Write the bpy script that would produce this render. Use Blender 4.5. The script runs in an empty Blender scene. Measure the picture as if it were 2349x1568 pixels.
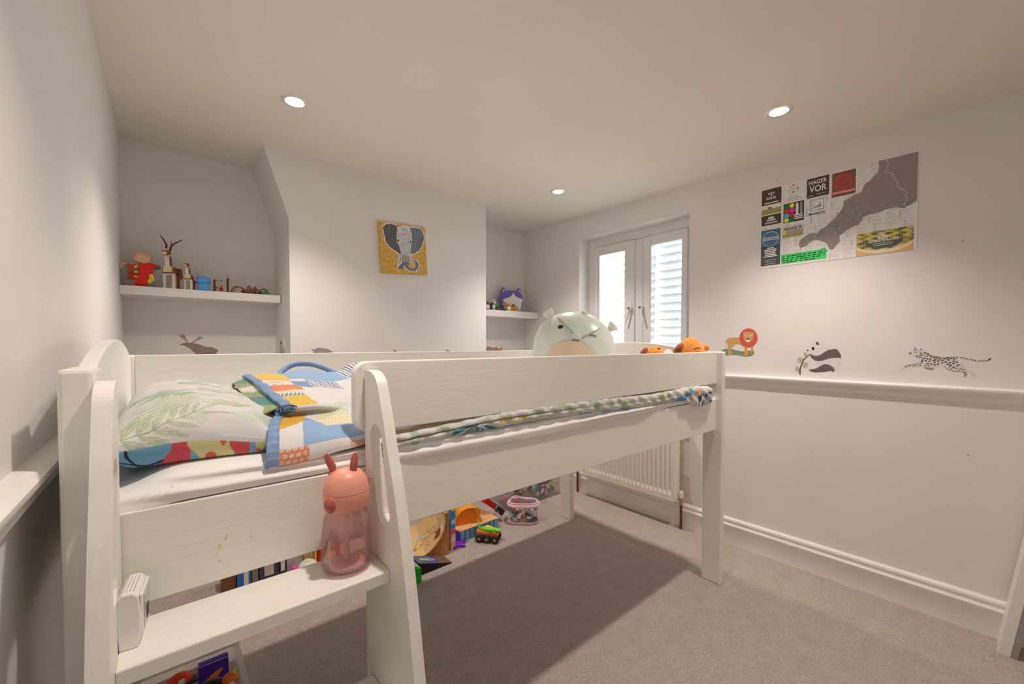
import bpy, math, random
import numpy as np
from mathutils import Matrix, Vector
R = math.radians
scene = bpy.context.scene
col = scene.collection

# ------------------------------------------------------------------ camera
cam_data = bpy.data.cameras.new('camera')
cam_data.sensor_width = 36.0
cam_data.lens = 36.0 * 939.42 / 2349.0
cam_data.shift_x = (1174.5 - 1182.68) / 2349.0
cam_data.shift_y = (810.73 - 784.0) / 2349.0
cam_data.clip_start = 0.01
cam = bpy.data.objects.new('camera', cam_data)
cam.location = (0, 0, 1.18)
cam.rotation_euler = (R(90 - 1.3036), 0, R(-40.392))
col.objects.link(cam)
scene.camera = cam

# ------------------------------------------------------------------ world, exposure
world = bpy.data.worlds.new('overcast_sky')
scene.world = world
world.use_nodes = True
bgn = world.node_tree.nodes['Background']
bgn.inputs[0].default_value = (0.93, 0.96, 1.0, 1)
bgn.inputs[1].default_value = 8.5
scene.view_settings.view_transform = 'Standard'
scene.view_settings.look = 'None'
scene.view_settings.gamma = 1
scene.view_settings.use_curve_mapping = False
scene.view_settings.exposure = 0.54
LAMP_W = 9.3
LAMP_COL = (1.0, 0.86, 0.77)
scene.cycles.max_bounces = 8
scene.cycles.diffuse_bounces = 5
scene.cycles.transparent_max_bounces = 16

# ------------------------------------------------------------------ room sizes
XL, XR = -0.166, 2.536          # left wall, window wall
YF, YB, YA = -0.42, 2.46, 2.854  # wall behind camera, chimney breast, alcove back
def ceil_z(y): return 2.162 + 0.0155 * y
CH0, CH1 = 0.505, 1.805         # chimney breast

# ------------------------------------------------------------------ colour
def s2l(c):
    c = c / 255.0
    return c / 12.92 if c <= 0.04045 else ((c + 0.055) / 1.055) ** 2.4
KL = (0.60, 0.515, 0.465)
def px(r, g, b, k=1.0):
    """surface colour of something that shows as r,g,b under the room's warm light"""
    return tuple(min(0.92, k * s2l(v) / q) for v, q in zip((r, g, b), KL))
def lin(r, g, b): return (s2l(r), s2l(g), s2l(b))

# ------------------------------------------------------------------ materials
MATS = {}
def mat(name, color=(0.8, 0.8, 0.8), rough=0.6, var=0.0, vscale=30.0, bump=0.0, bscale=200.0,
        stretch=None, metal=0.0, attr=False, spec=0.4, sheen=0.0, emit=None, coat=0.0):
    if name in MATS: return MATS[name]
    m = bpy.data.materials.new(name); m.use_nodes = True
    nt = m.node_tree; N = nt.nodes; L = nt.links
    b = N['Principled BSDF']
    b.inputs['Roughness'].default_value = rough
    b.inputs['Metallic'].default_value = metal
    b.inputs['Specular IOR Level'].default_value = spec
    b.inputs['Sheen Weight'].default_value = sheen
    b.inputs['Coat Weight'].default_value = coat
    co = N.new('ShaderNodeTexCoord')
    mp = N.new('ShaderNodeMapping')
    if stretch: mp.inputs['Scale'].default_value = stretch
    L.new(co.outputs['Object'], mp.inputs[0])
    src = None
    if attr:
        a = N.new('ShaderNodeAttribute'); a.attribute_name = 'Col'; src = a.outputs['Color']
    if var > 0:
        n = N.new('ShaderNodeTexNoise'); n.inputs['Scale'].default_value = vscale; n.inputs['Detail'].default_value = 4
        L.new(mp.outputs[0], n.inputs['Vector'])
        rmp = N.new('ShaderNodeMapRange')
        rmp.inputs['From Min'].default_value = 0.3; rmp.inputs['From Max'].default_value = 0.7
        rmp.inputs['To Min'].default_value = 1 - var; rmp.inputs['To Max'].default_value = 1 + var
        L.new(n.outputs['Fac'], rmp.inputs['Value'])
        mx = N.new('ShaderNodeMix'); mx.data_type = 'RGBA'; mx.blend_type = 'MULTIPLY'; mx.inputs[0].default_value = 1
        if src: L.new(src, mx.inputs[6])
        else: mx.inputs[6].default_value = (*color, 1)
        L.new(rmp.outputs[0], mx.inputs[7]); src = mx.outputs[2]
    if src: L.new(src, b.inputs['Base Color'])
    else: b.inputs['Base Color'].default_value = (*color, 1)
    if bump > 0:
        n = N.new('ShaderNodeTexNoise'); n.inputs['Scale'].default_value = bscale; n.inputs['Detail'].default_value = 3
        L.new(mp.outputs[0], n.inputs['Vector'])
        bp = N.new('ShaderNodeBump'); bp.inputs['Strength'].default_value = bump; bp.inputs['Distance'].default_value = 0.002
        L.new(n.outputs['Fac'], bp.inputs['Height']); L.new(bp.outputs[0], b.inputs['Normal'])
    if emit:
        b.inputs['Emission Color'].default_value = (*emit[0], 1); b.inputs['Emission Strength'].default_value = emit[1]
    MATS[name] = m
    return m
def clear_mat(name, color, gloss=0.12, rough=0.05, body=0.0):
    """thin clear plastic or glass: tinted see-through with a glossy coat"""
    if name in MATS: return MATS[name]
    m = bpy.data.materials.new(name); m.use_nodes = True
    nt = m.node_tree; N = nt.nodes; L = nt.links
    N.remove(N['Principled BSDF']); out = N['Material Output']
    t = N.new('ShaderNodeBsdfTransparent'); t.inputs[0].default_value = (*color, 1)
    g = N.new('ShaderNodeBsdfGlossy'); g.inputs['Roughness'].default_value = rough
    d = N.new('ShaderNodeBsdfDiffuse'); d.inputs[0].default_value = (*color, 1)
    m1 = N.new('ShaderNodeMixShader'); m1.inputs[0].default_value = body
    L.new(t.outputs[0], m1.inputs[1]); L.new(d.outputs[0], m1.inputs[2])
    lw = N.new('ShaderNodeLayerWeight'); lw.inputs[0].default_value = 0.25
    ml = N.new('ShaderNodeMath'); ml.operation = 'MULTIPLY_ADD'; ml.inputs[1].default_value = 0.3; ml.inputs[2].default_value = gloss * 0.3
    L.new(lw.outputs['Fresnel'], ml.inputs[0])
    m2 = N.new('ShaderNodeMixShader')
    L.new(ml.outputs[0], m2.inputs[0]); L.new(m1.outputs[0], m2.inputs[1]); L.new(g.outputs[0], m2.inputs[2])
    L.new(m2.outputs[0], out.inputs[0])
    MATS[name] = m
    return m

def wood_paint(name, axis, base=px(206, 190, 170)):
    """cream paint over pine: soft grain along one axis, a few yellowed knots"""
    m = mat(name, base, rough=0.42, spec=0.45)
    nt = m.node_tree; N = nt.nodes; L = nt.links; b = N['Principled BSDF']
    co = N.new('ShaderNodeTexCoord'); mp = N.new('ShaderNodeMapping')
    mp.inputs['Scale'].default_value = tuple(1.0 if i == axis else 16.0 for i in range(3))
    L.new(co.outputs['Object'], mp.inputs[0])
    n = N.new('ShaderNodeTexNoise'); n.inputs['Scale'].default_value = 9; n.inputs['Detail'].default_value = 6; n.inputs['Distortion'].default_value = 0.6
    L.new(mp.outputs[0], n.inputs['Vector'])
    mp2 = N.new('ShaderNodeMapping'); mp2.inputs['Scale'].default_value = tuple(0.55 if i == axis else 1.0 for i in range(3))
    L.new(co.outputs['Object'], mp2.inputs[0])
    v = N.new('ShaderNodeTexVoronoi'); v.inputs['Scale'].default_value = 6.5
    L.new(mp2.outputs[0], v.inputs['Vector'])
    kr = N.new('ShaderNodeMapRange'); kr.inputs['From Min'].default_value = 0.03; kr.inputs['From Max'].default_value = 0.13
    kr.inputs['To Min'].default_value = 1.0; kr.inputs['To Max'].default_value = 0.0
    L.new(v.outputs['Distance'], kr.inputs['Value'])
    kf = N.new('ShaderNodeMath'); kf.operation = 'MULTIPLY'; kf.inputs[1].default_value = 0.22
    L.new(kr.outputs[0], kf.inputs[0])
    gr = N.new('ShaderNodeMapRange'); gr.inputs['From Min'].default_value = 0.35; gr.inputs['From Max'].default_value = 0.65
    gr.inputs['To Min'].default_value = 0.972; gr.inputs['To Max'].default_value = 1.015
    L.new(n.outputs['Fac'], gr.inputs['Value'])
    mk = N.new('ShaderNodeMix'); mk.data_type = 'RGBA'
    mk.inputs[6].default_value = (*base, 1); mk.inputs[7].default_value = (*px(196, 172, 135), 1)
    L.new(kf.outputs[0], mk.inputs[0])
    mx = N.new('ShaderNodeMix'); mx.data_type = 'RGBA'; mx.blend_type = 'MULTIPLY'; mx.inputs[0].default_value = 1
    L.new(mk.outputs[2], mx.inputs[6]); L.new(gr.outputs[0], mx.inputs[7]); L.new(mx.outputs[2], b.inputs['Base Color'])
    bp = N.new('ShaderNodeBump'); bp.inputs['Strength'].default_value = 0.25; bp.inputs['Distance'].default_value = 0.0015
    L.new(n.outputs['Fac'], bp.inputs['Height']); L.new(bp.outputs[0], b.inputs['Normal'])
    return m

WALL = mat('wall_paint', px(191, 177, 168), rough=0.75, var=0.025, vscale=3, bump=0.06, bscale=60, spec=0.25)
CEILM = mat('ceiling_paint', px(191, 174, 160), rough=0.85, var=0.02, vscale=2, bump=0.05, bscale=50, spec=0.2)
TRIMW = mat('trim_gloss', px(198, 183, 172), rough=0.35, var=0.02, vscale=6, spec=0.5)
UPVC = mat('upvc_white', (0.83, 0.84, 0.86), rough=0.3, var=0.01, vscale=8, spec=0.5)
BEDX = wood_paint('bed_paint_long', 0)
BEDY = wood_paint('bed_paint_cross', 1)
BEDZ = wood_paint('bed_paint_upright', 2)

# ------------------------------------------------------------------ mesh building
class MB:
    def __init__(s): s.v = []; s.f = []; s.c = None
    def add(s, v, f):
        o = len(s.v); s.v += [tuple(p) for p in v]; s.f += [tuple(i + o for i in q) for q in f]; return s
    def box(s, x0, x1, y0, y1, z0, z1, M=None):
        v = [(x, y, z) for x in (x0, x1) for y in (y0, y1) for z in (z0, z1)]
        f = [(0, 1, 3, 2), (4, 6, 7, 5), (0, 4, 5, 1), (2, 3, 7, 6), (0, 2, 6, 4), (1, 5, 7, 3)]
        if M is not None: v = [tuple(M @ Vector(p)) for p in v]
        return s.add(v, f)
    def cbox(s, c, size, M=None):
        v = MB().box(-size[0]/2, size[0]/2, -size[1]/2, size[1]/2, -size[2]/2, size[2]/2)
        T = Matrix.Translation(c) @ (M.to_4x4() if M is not None else Matrix.Identity(4))
        return s.add([tuple(T @ Vector(p)) for p in v.v], v.f)
    def prism(s, poly, O, U, V, N, d):
        """polygon in the U,V plane at O, extruded by d along N"""
        O, U, V, N = map(Vector, (O, U, V, N)); n = len(poly)
        a = [O + U*p[0] + V*p[1] for p in poly]; b = [p + N*d for p in a]
        f = [tuple(range(n))[::-1], tuple(range(n, 2*n))] + [(i, (i+1) % n, n + (i+1) % n, n + i) for i in range(n)]
        return s.add(a + b, f)
    def flat(s, poly, O, U, V, N, lift=0.0):
        O, U, V, N = map(Vector, (O, U, V, N))
        return s.add([O + U*p[0] + V*p[1] + N*lift for p in poly], [tuple(range(len(poly)))])
    def lathe(s, prof, n=24, c=(0, 0, 0), M=None, closed=False):
        v = []; f = []; m = len(prof)
        for r, z in prof:
            for k in range(n):
                t = 2*math.pi*k/n; p = Vector((r*math.cos(t), r*math.sin(t), z))
                if M is not None: p = M @ p
                v.append((p.x + c[0], p.y + c[1], p.z + c[2]))
        for i in range(m - 1 + (1 if closed else 0)):
            for k in range(n):
                a, b = i*n + k, i*n + (k+1) % n; j = ((i+1) % m)*n
                f.append((a, b, j + (k+1) % n, j + k))
        if not closed:
            f.append(tuple(range(n))[::-1]); f.append(tuple((m-1)*n + k for k in range(n)))
        return s.add(v, f)
    def tube(s, pts, r, n=8, cap=True):
        pts = [Vector(p) for p in pts]; rs = r if isinstance(r, (list, tuple)) else [r]*len(pts)
        v = []; f = []; up = None
        for i, p in enumerate(pts):
            t = (pts[min(i+1, len(pts)-1)] - pts[max(i-1, 0)]).normalized()
            if up is None: up = Vector((0, 0, 1)) if abs(t.z) < 0.9 else Vector((1, 0, 0))
            a = t.cross(up).normalized(); b = a.cross(t).normalized(); up = b
            for k in range(n):
                q = 2*math.pi*k/n; v.append(tuple(p + (a*math.cos(q) + b*math.sin(q))*rs[i]))
        for i in range(len(pts)-1):
            for k in range(n): f.append((i*n+k, i*n+(k+1) % n, (i+1)*n+(k+1) % n, (i+1)*n+k))
        if cap: f.append(tuple(range(n))[::-1]); f.append(tuple((len(pts)-1)*n+k for k in range(n)))
        return s.add(v, f)
    def ball(s, c, r, nu=16, nv=10, M=None, power=1.0):
        """ellipsoid; power < 1 squares it off"""
        v = []; f = []
        sg = lambda a: math.copysign(abs(a)**power, a)
        for j in range(nv+1):
            ph = math.pi*j/nv - math.pi/2
            for k in range(nu):
                t = 2*math.pi*k/nu
                p = Vector((r[0]*sg(math.cos(ph))*sg(math.cos(t)), r[1]*sg(math.cos(ph))*sg(math.sin(t)), r[2]*sg(math.sin(ph))))
                if M is not None: p = M @ p
                v.append((p.x+c[0], p.y+c[1], p.z+c[2]))
        for j in range(nv):
            for k in range(nu): f.append((j*nu+k, j*nu+(k+1) % nu, (j+1)*nu+(k+1) % nu, (j+1)*nu+k))
        return s.add(v, f)
    def grid(s, A):
        """A: (n, m, 3) array of points"""
        n, m = A.shape[:2]
        I = np.arange(n*m).reshape(n, m)
        F = np.stack([I[:-1, :-1], I[1:, :-1], I[1:, 1:], I[:-1, 1:]], -1).reshape(-1, 4)
        return s.add([tuple(p) for p in A.reshape(-1, 3).tolist()], [tuple(q) for q in F.tolist()])

PM = {}
def part(name, mb, m, parent=None, smooth=False, bevel=0.0, world=False, colors=None, solid=0.0, kind=None, label=None, seg=2):
    me = bpy.data.meshes.new(name)
    vs = mb.v
    if world and parent is not None:
        inv = PM[parent.name].inverted(); vs = [tuple(inv @ Vector(p)) for p in vs]
    me.from_pydata(vs, [], mb.f)
    if colors is not None:
        ca = me.color_attributes.new('Col', 'FLOAT_COLOR', 'POINT')
        arr = np.ones((len(vs), 4), dtype=np.float32); arr[:, :3] = colors
        ca.data.foreach_set('color', arr.ravel())
    me.validate(); me.update()
    import bmesh
    bm = bmesh.new(); bm.from_mesh(me)
    if colors is None: bmesh.ops.remove_doubles(bm, verts=bm.verts, dist=1e-6)
    bmesh.ops.recalc_face_normals(bm, faces=bm.faces); bm.to_mesh(me); bm.free()
    if smooth: me.polygons.foreach_set('use_smooth', [True]*len(me.polygons))
    if smooth and smooth != 'all':
        try: me.set_sharp_from_angle(angle=R(42))
        except Exception: pass
    me.materials.append(m)
    o = bpy.data.objects.new(name, me); col.objects.link(o)
    if parent is not None: o.parent = parent
    if bevel > 0:
        b = o.modifiers.new('bevel', 'BEVEL'); b.width = bevel; b.segments = seg; b.limit_method = 'ANGLE'; b.angle_limit = R(40)
    if solid:
        b = o.modifiers.new('thickness', 'SOLIDIFY'); b.thickness = abs(solid); b.offset = -1 if solid > 0 else 1
    if kind: o['kind'] = kind
    if label: o['label'] = label
    PM[o.name] = (PM[parent.name] if parent is not None else Matrix.Identity(4))
    return o
def thing(name, label, cat, loc=(0, 0, 0), rz=0.0, group=None, rot=None):
    o = bpy.data.objects.new(name, None); col.objects.link(o)
    o.empty_display_size = 0.05
    o.location = loc; o.rotation_euler = rot if rot else (0, 0, rz)
    o['label'] = label; o['category'] = cat
    if group: o['group'] = group
    e = o.rotation_euler
    PM[o.name] = Matrix.Translation(loc) @ e.to_matrix().to_4x4()
    return o
def tag(o, label, cat, group=None):
    o['label'] = label; o['category'] = cat
    if group: o['group'] = group
    return o
def struct(name, mb, m, **k): return part(name, mb, m, kind='structure', **k)
def RZ(a): return Matrix.Rotation(R(a), 3, 'Z')
def RX(a): return Matrix.Rotation(R(a), 3, 'X')
def RY(a): return Matrix.Rotation(R(a), 3, 'Y')
def circ(cx, cy, rx, ry=None, n=16, a0=0.0):
    ry = rx if ry is None else ry
    return [(cx + rx*math.cos(a0+2*math.pi*k/n), cy + ry*math.sin(a0+2*math.pi*k/n)) for k in range(n)]
def smooth_path(pts, n=6):
    """Catmull-Rom through points (any dimension)"""
    P = [np.array(p, float) for p in pts]; out = []
    for i in range(len(P)-1):
        p0 = P[i-1] if i else 2*P[0]-P[1]; p1, p2 = P[i], P[i+1]
        p3 = P[i+2] if i+2 < len(P) else 2*P[-1]-P[-2]
        for k in range(n):
            t = k/n
            out.append(0.5*((2*p1)+(-p0+p2)*t+(2*p0-5*p1+4*p2-p3)*t*t+(-p0+3*p1-3*p2+p3)*t**3))
    out.append(P[-1]); return np.array(out)
def sstep(a, b, x):
    t = np.clip((x-a)/(b-a), 0, 1); return t*t*(3-2*t)

# ------------------------------------------------------------------ printed patterns (evaluated per vertex)
def inpoly(X, Y, poly):
    ins = np.zeros(X.shape, bool); n = len(poly); j = n-1
    for i in range(n):
        xi, yi = poly[i]; xj, yj = poly[j]
        c = ((yi > Y) != (yj > Y)) & (X < (xj-xi)*(Y-yi)/((yj-yi) if yj != yi else 1e-12)+xi)
        ins ^= c; j = i
    return ins
def near_line(X, Y, pts, w):
    m = np.zeros(X.shape, bool)
    for (x0, y0), (x1, y1) in zip(pts[:-1], pts[1:]):
        dx, dy = x1-x0, y1-y0; L2 = dx*dx+dy*dy+1e-12
        t = np.clip(((X-x0)*dx+(Y-y0)*dy)/L2, 0, 1)
        m |= (X-x0-t*dx)**2+(Y-y0-t*dy)**2 < w*w
    return m
def leaf(C, X, Y, cx, cy, ang, L, W, c1, c2, veins=9, solid=0.75):
    a = R(ang); dx, dy = X-cx, Y-cy
    u = (dx*math.cos(a)+dy*math.sin(a))/L; v = (-dx*math.sin(a)+dy*math.cos(a))/W
    ok = (u > 0) & (u < 1)
    prof = np.where(ok, np.sin(math.pi*np.clip(u, 0, 1)**0.85), 0)
    m = ok & (np.abs(v) < prof)
    st = (np.mod(u*veins-np.abs(v)*1.2, 1.0) < 0.22) | (np.abs(v) < 0.07)
    C[m] = C[m]*(1-solid)+np.array(c1)*solid
    C[m & st] = C[m & st]*0.35+np.array(c2)*0.65
def frond(C, X, Y, cx, cy, ang, L, c1, c2, k=7, spread=48, bend=0.0):
    a = ang
    x, y = cx, cy
    for i in range(k):
        t = i/(k-1); ll = L*(0.55-0.25*t)
        for sd in (-1, 1):
            leaf(C, X, Y, x, y, a+sd*spread*(1-0.35*t), ll, ll*0.13, c1, c2, 3, 0.7)
        nx, ny = x+L/k*math.cos(R(a)), y+L/k*math.sin(R(a))
        m = near_line(X, Y, [(x, y), (nx, ny)], 0.0012); C[m] = np.array(c2)
        x, y = nx, ny; a += bend/k
    leaf(C, X, Y, x, y, a, L*0.3, L*0.04, c1, c2, 3, 0.7)
LEAF1 = px(172, 172, 140); LEAF2 = px(146, 148, 114); SAGE = px(150, 162, 136); CLOTHW = px(212, 204, 196)
# ================================================================== the room
# carpet
def carpet():
    m = mat('carpet', (0.5, 0.5, 0.5), rough=0.95, spec=0.1, sheen=0.15)
    nt = m.node_tree; N = nt.nodes; L = nt.links; b = N['Principled BSDF']
    co = N.new('ShaderNodeTexCoord')
    n1 = N.new('ShaderNodeTexNoise'); n1.inputs['Scale'].default_value = 210; n1.inputs['Detail'].default_value = 3; n1.inputs['Distortion'].default_value = 1.6
    n2 = N.new('ShaderNodeTexNoise'); n2.inputs['Scale'].default_value = 14; n2.inputs['Detail'].default_value = 3
    n3 = N.new('ShaderNodeTexNoise'); n3.inputs['Scale'].default_value = 480; n3.inputs['Detail'].default_value = 2; n3.inputs['Distortion'].default_value = 2.0
    for n in (n1, n2, n3): L.new(co.outputs['Object'], n.inputs['Vector'])
    r = N.new('ShaderNodeValToRGB'); e = r.color_ramp.elements
    e[0].position = 0.33; e[0].color = (*px(113, 93, 84), 1); e[1].position = 0.68; e[1].color = (*px(216, 191, 177), 1)
    q = r.color_ramp.elements.new(0.5); q.color = (*px(168, 145, 132), 1)
    ad = N.new('ShaderNodeMath'); ad.operation = 'MULTIPLY_ADD'; ad.inputs[1].default_value = 0.55
    L.new(n3.outputs['Fac'], ad.inputs[0])
    mu = N.new('ShaderNodeMath'); mu.operation = 'MULTIPLY'; mu.inputs[1].default_value = 0.45
    L.new(n1.outputs['Fac'], mu.inputs[0]); L.new(mu.outputs[0], ad.inputs[2]); L.new(ad.outputs[0], r.inputs[0])
    rg = N.new('ShaderNodeMapRange'); rg.inputs['From Min'].default_value = 0.3; rg.inputs['From Max'].default_value = 0.7
    rg.inputs['To Min'].default_value = 0.94; rg.inputs['To Max'].default_value = 1.05; L.new(n2.outputs['Fac'], rg.inputs['Value'])
    mx = N.new('ShaderNodeMix'); mx.data_type = 'RGBA'; mx.blend_type = 'MULTIPLY'; mx.inputs[0].default_value = 1
    L.new(r.outputs[0], mx.inputs[6]); L.new(rg.outputs[0], mx.inputs[7]); L.new(mx.outputs[2], b.inputs['Base Color'])
    bp = N.new('ShaderNodeBump'); bp.inputs['Strength'].default_value = 0.8; bp.inputs['Distance'].default_value = 0.006
    L.new(ad.outputs[0], bp.inputs['Height']); L.new(bp.outputs[0], b.inputs['Normal'])
    return m
struct('floor', MB().box(XL-0.1, XR+0.1, YF-0.1, YA+0.1, -0.1, 0.0), carpet())
cm = MB()
v = []
for x in (XL-0.1, XR+0.1):
    for y in (YF-0.1, YA+0.1):
        for z in (ceil_z(y), ceil_z(y)+0.1): v.append((x, y, z))
cm.add(v, [(0, 1, 3, 2), (4, 6, 7, 5), (0, 4, 5, 1), (2, 3, 7, 6), (0, 2, 6, 4), (1, 5, 7, 3)])
struct('ceiling', cm, CEILM)
ZT = 2.26
struct('wall_left', MB().box(XL-0.1, XL, YF-0.1, YA+0.1, 0, ZT), WALL)
struct('wall_front', MB().box(XL, XR, YF-0.1, YF, 0, ZT), WALL)
struct('wall_back', MB().box(XL, XR+0.0, YA, YA+0.1, 0, ZT), WALL)
# chimney breast, widening to the left towards the ceiling
ch = MB().prism([(CH0, 0), (CH1, 0), (CH1, ZT), (0.392, ZT), (0.392, ceil_z(YB)), (CH0, 1.85)], (0, YB, 0), (1, 0, 0), (0, 0, 1), (0, 1, 0), YA-YB)
struct('wall_chimney_breast', ch, WALL)
# window wall with opening
WY0, WY1, WZ0, WZ1, WX = 1.275, 2.19, 1.0, 2.025, 2.655
w = MB()
T = 0.26
w.box(XR, XR+T, YF-0.1, WY0, 0, ZT); w.box(XR, XR+T, WY1, YA+0.1, 0, ZT)
w.box(XR, XR+T, WY0, WY1, 0, WZ0); w.box(XR, XR+T, WY0, WY1, WZ1, ZT)
wallR = struct('wall_right', w, WALL)
# bare plaster strip beside the radiator and a filled hole
tan = mat('old_wall_paint', px(176, 158, 134), rough=0.8, var=0.08, vscale=25)
gry = mat('filler_grey', px(158, 146, 138), rough=0.9, var=0.08, vscale=40)
pm = MB().prism([(1.34, 0.16), (1.335, 0.62), (1.300, 0.62), (1.296, 0.45), (1.29, 0.34), (1.262, 0.33), (1.255, 0.2), (1.235, 0.16)], (XR, 0, 0), (0, 1, 0), (0, 0, 1), (-1, 0, 0), 0.0006)
part('bare_patch', pm, tan, wallR)
pm = MB().prism([(1.300, 0.34), (1.300, 0.62), (1.268, 0.62), (1.265, 0.34)], (XR, 0, 0), (0, 1, 0), (0, 0, 1), (-1, 0, 0), 0.0008)
part('bare_patch', pm, mat('grey_undercoat', px(186, 172, 165), rough=0.8, var=0.04, vscale=30), wallR)
part('filled_hole', MB().prism(circ(1.277, 0.571, 0.017, n=20), (XR, 0, 0), (0, 1, 0), (0, 0, 1), (-1, 0, 0), 0.001), gry, wallR)

# skirting boards and dado rails: moulded profile (out, up) swept along a wall
SK = [(0, 0), (0.020, 0), (0.020, 0.098), (0.024, 0.104), (0.024, 0.114), (0.017, 0.120), (0.015, 0.130), (0.019, 0.137), (0.017, 0.146), (0.008, 0.152), (0, 0.153)]
DR = [(0, 0.940), (0.006, 0.942), (0.010, 0.950), (0.016, 0.953), (0.018, 0.960), (0.013, 0.966), (0.015, 0.974), (0.026, 0.978), (0.032, 0.988), (0.032, 0.996), (0.022, 1.002), (0.004, 1.004), (0, 1.004)]
def sweep(prof, O, N, D, length):
    return MB().prism(prof, O, N, (0, 0, 1), D, length)
struct('baseboard_right', sweep(SK, (XR, YF, 0), (-1, 0, 0), (0, 1, 0), YA-YF), TRIMW, smooth=True)
struct('baseboard_left', sweep(SK, (XL, YF, 0), (1, 0, 0), (0, 1, 0), YA-YF), TRIMW, smooth=True)
struct('baseboard_back', sweep(SK, (CH1, YA, 0), (0, -1, 0), (1, 0, 0), XR-CH1), TRIMW, smooth=True)
struct('baseboard_alcove', sweep(SK, (XL, YA, 0), (0, -1, 0), (1, 0, 0), CH0-XL), TRIMW, smooth=True)
struct('baseboard_chimney', sweep(SK, (CH0, YB, 0), (0, -1, 0), (1, 0, 0), CH1-CH0), TRIMW, smooth=True)
struct('trim_1', sweep(DR, (XR, YF, 0), (-1, 0, 0), (0, 1, 0), WY0-0.02-YF), TRIMW, smooth=True)
struct('trim_2', sweep(DR, (XL, YF, 0), (1, 0, 0), (0, 1, 0), 1.83-YF), TRIMW, smooth=True)

# ------------------------------------------------------------------ window
win = bpy.data.objects.new('window_1', None); col.objects.link(win); win['kind'] = 'structure'
win.location = (WX, (WY0+WY1)/2, WZ0); PM['window_1'] = Matrix.Translation(win.location)
def wp(name, mb, m, par=win, **k): return part(name, mb, m, par, world=True, **k)
f = MB(); D = 0.06
f.box(WX, WX+D, WY1-0.069, WY1, WZ0, WZ1); f.box(WX, WX+D, WY0, WY0+0.069, WZ0, WZ1)
f.box(WX, WX+D, WY0+0.069, WY1-0.069, 1.957, WZ1); f.box(WX, WX+D, WY0+0.069, WY1-0.069, WZ0, 1.05)
wp('frame', f, UPVC, bevel=0.003)
wp('mullion', MB().box(WX-0.006, WX+D, 1.680, 1.742, 1.05, 1.957), UPVC, bevel=0.006)
wp('window_sill', MB().box(XR-0.02, WX, WY0-0.0, WY1+0.0, WZ0-0.022, WZ0), UPVC, bevel=0.004)
slat_m = mat('shutter_slat', (0.62, 0.63, 0.65), rough=0.5)
nt = slat_m.node_tree; N = nt.nodes; L = nt.links
tr = N.new('ShaderNodeBsdfTranslucent'); tr.inputs[0].default_value = (0.9, 0.93, 0.97, 1)
ms = N.new('ShaderNodeMixShader'); ms.inputs[0].default_value = 0.02
L.new(N['Principled BSDF'].outputs[0], ms.inputs[1]); L.new(tr.outputs[0], ms.inputs[2]); L.new(ms.outputs[0], N['Material Output'].inputs[0])
glass = clear_mat('window_glass', (0.97, 0.98, 0.99), 0.1, 0.02)
blk = mat('rubber_seal', px(110, 105, 105), rough=0.6, var=0.05)
metal = mat('brushed_steel', (0.62, 0.6, 0.58), rough=0.3, metal=1.0, var=0.05, vscale=60)
dark_hole = mat('dark_metal', px(70, 58, 50), rough=0.4, metal=0.6, var=0.05)
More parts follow.
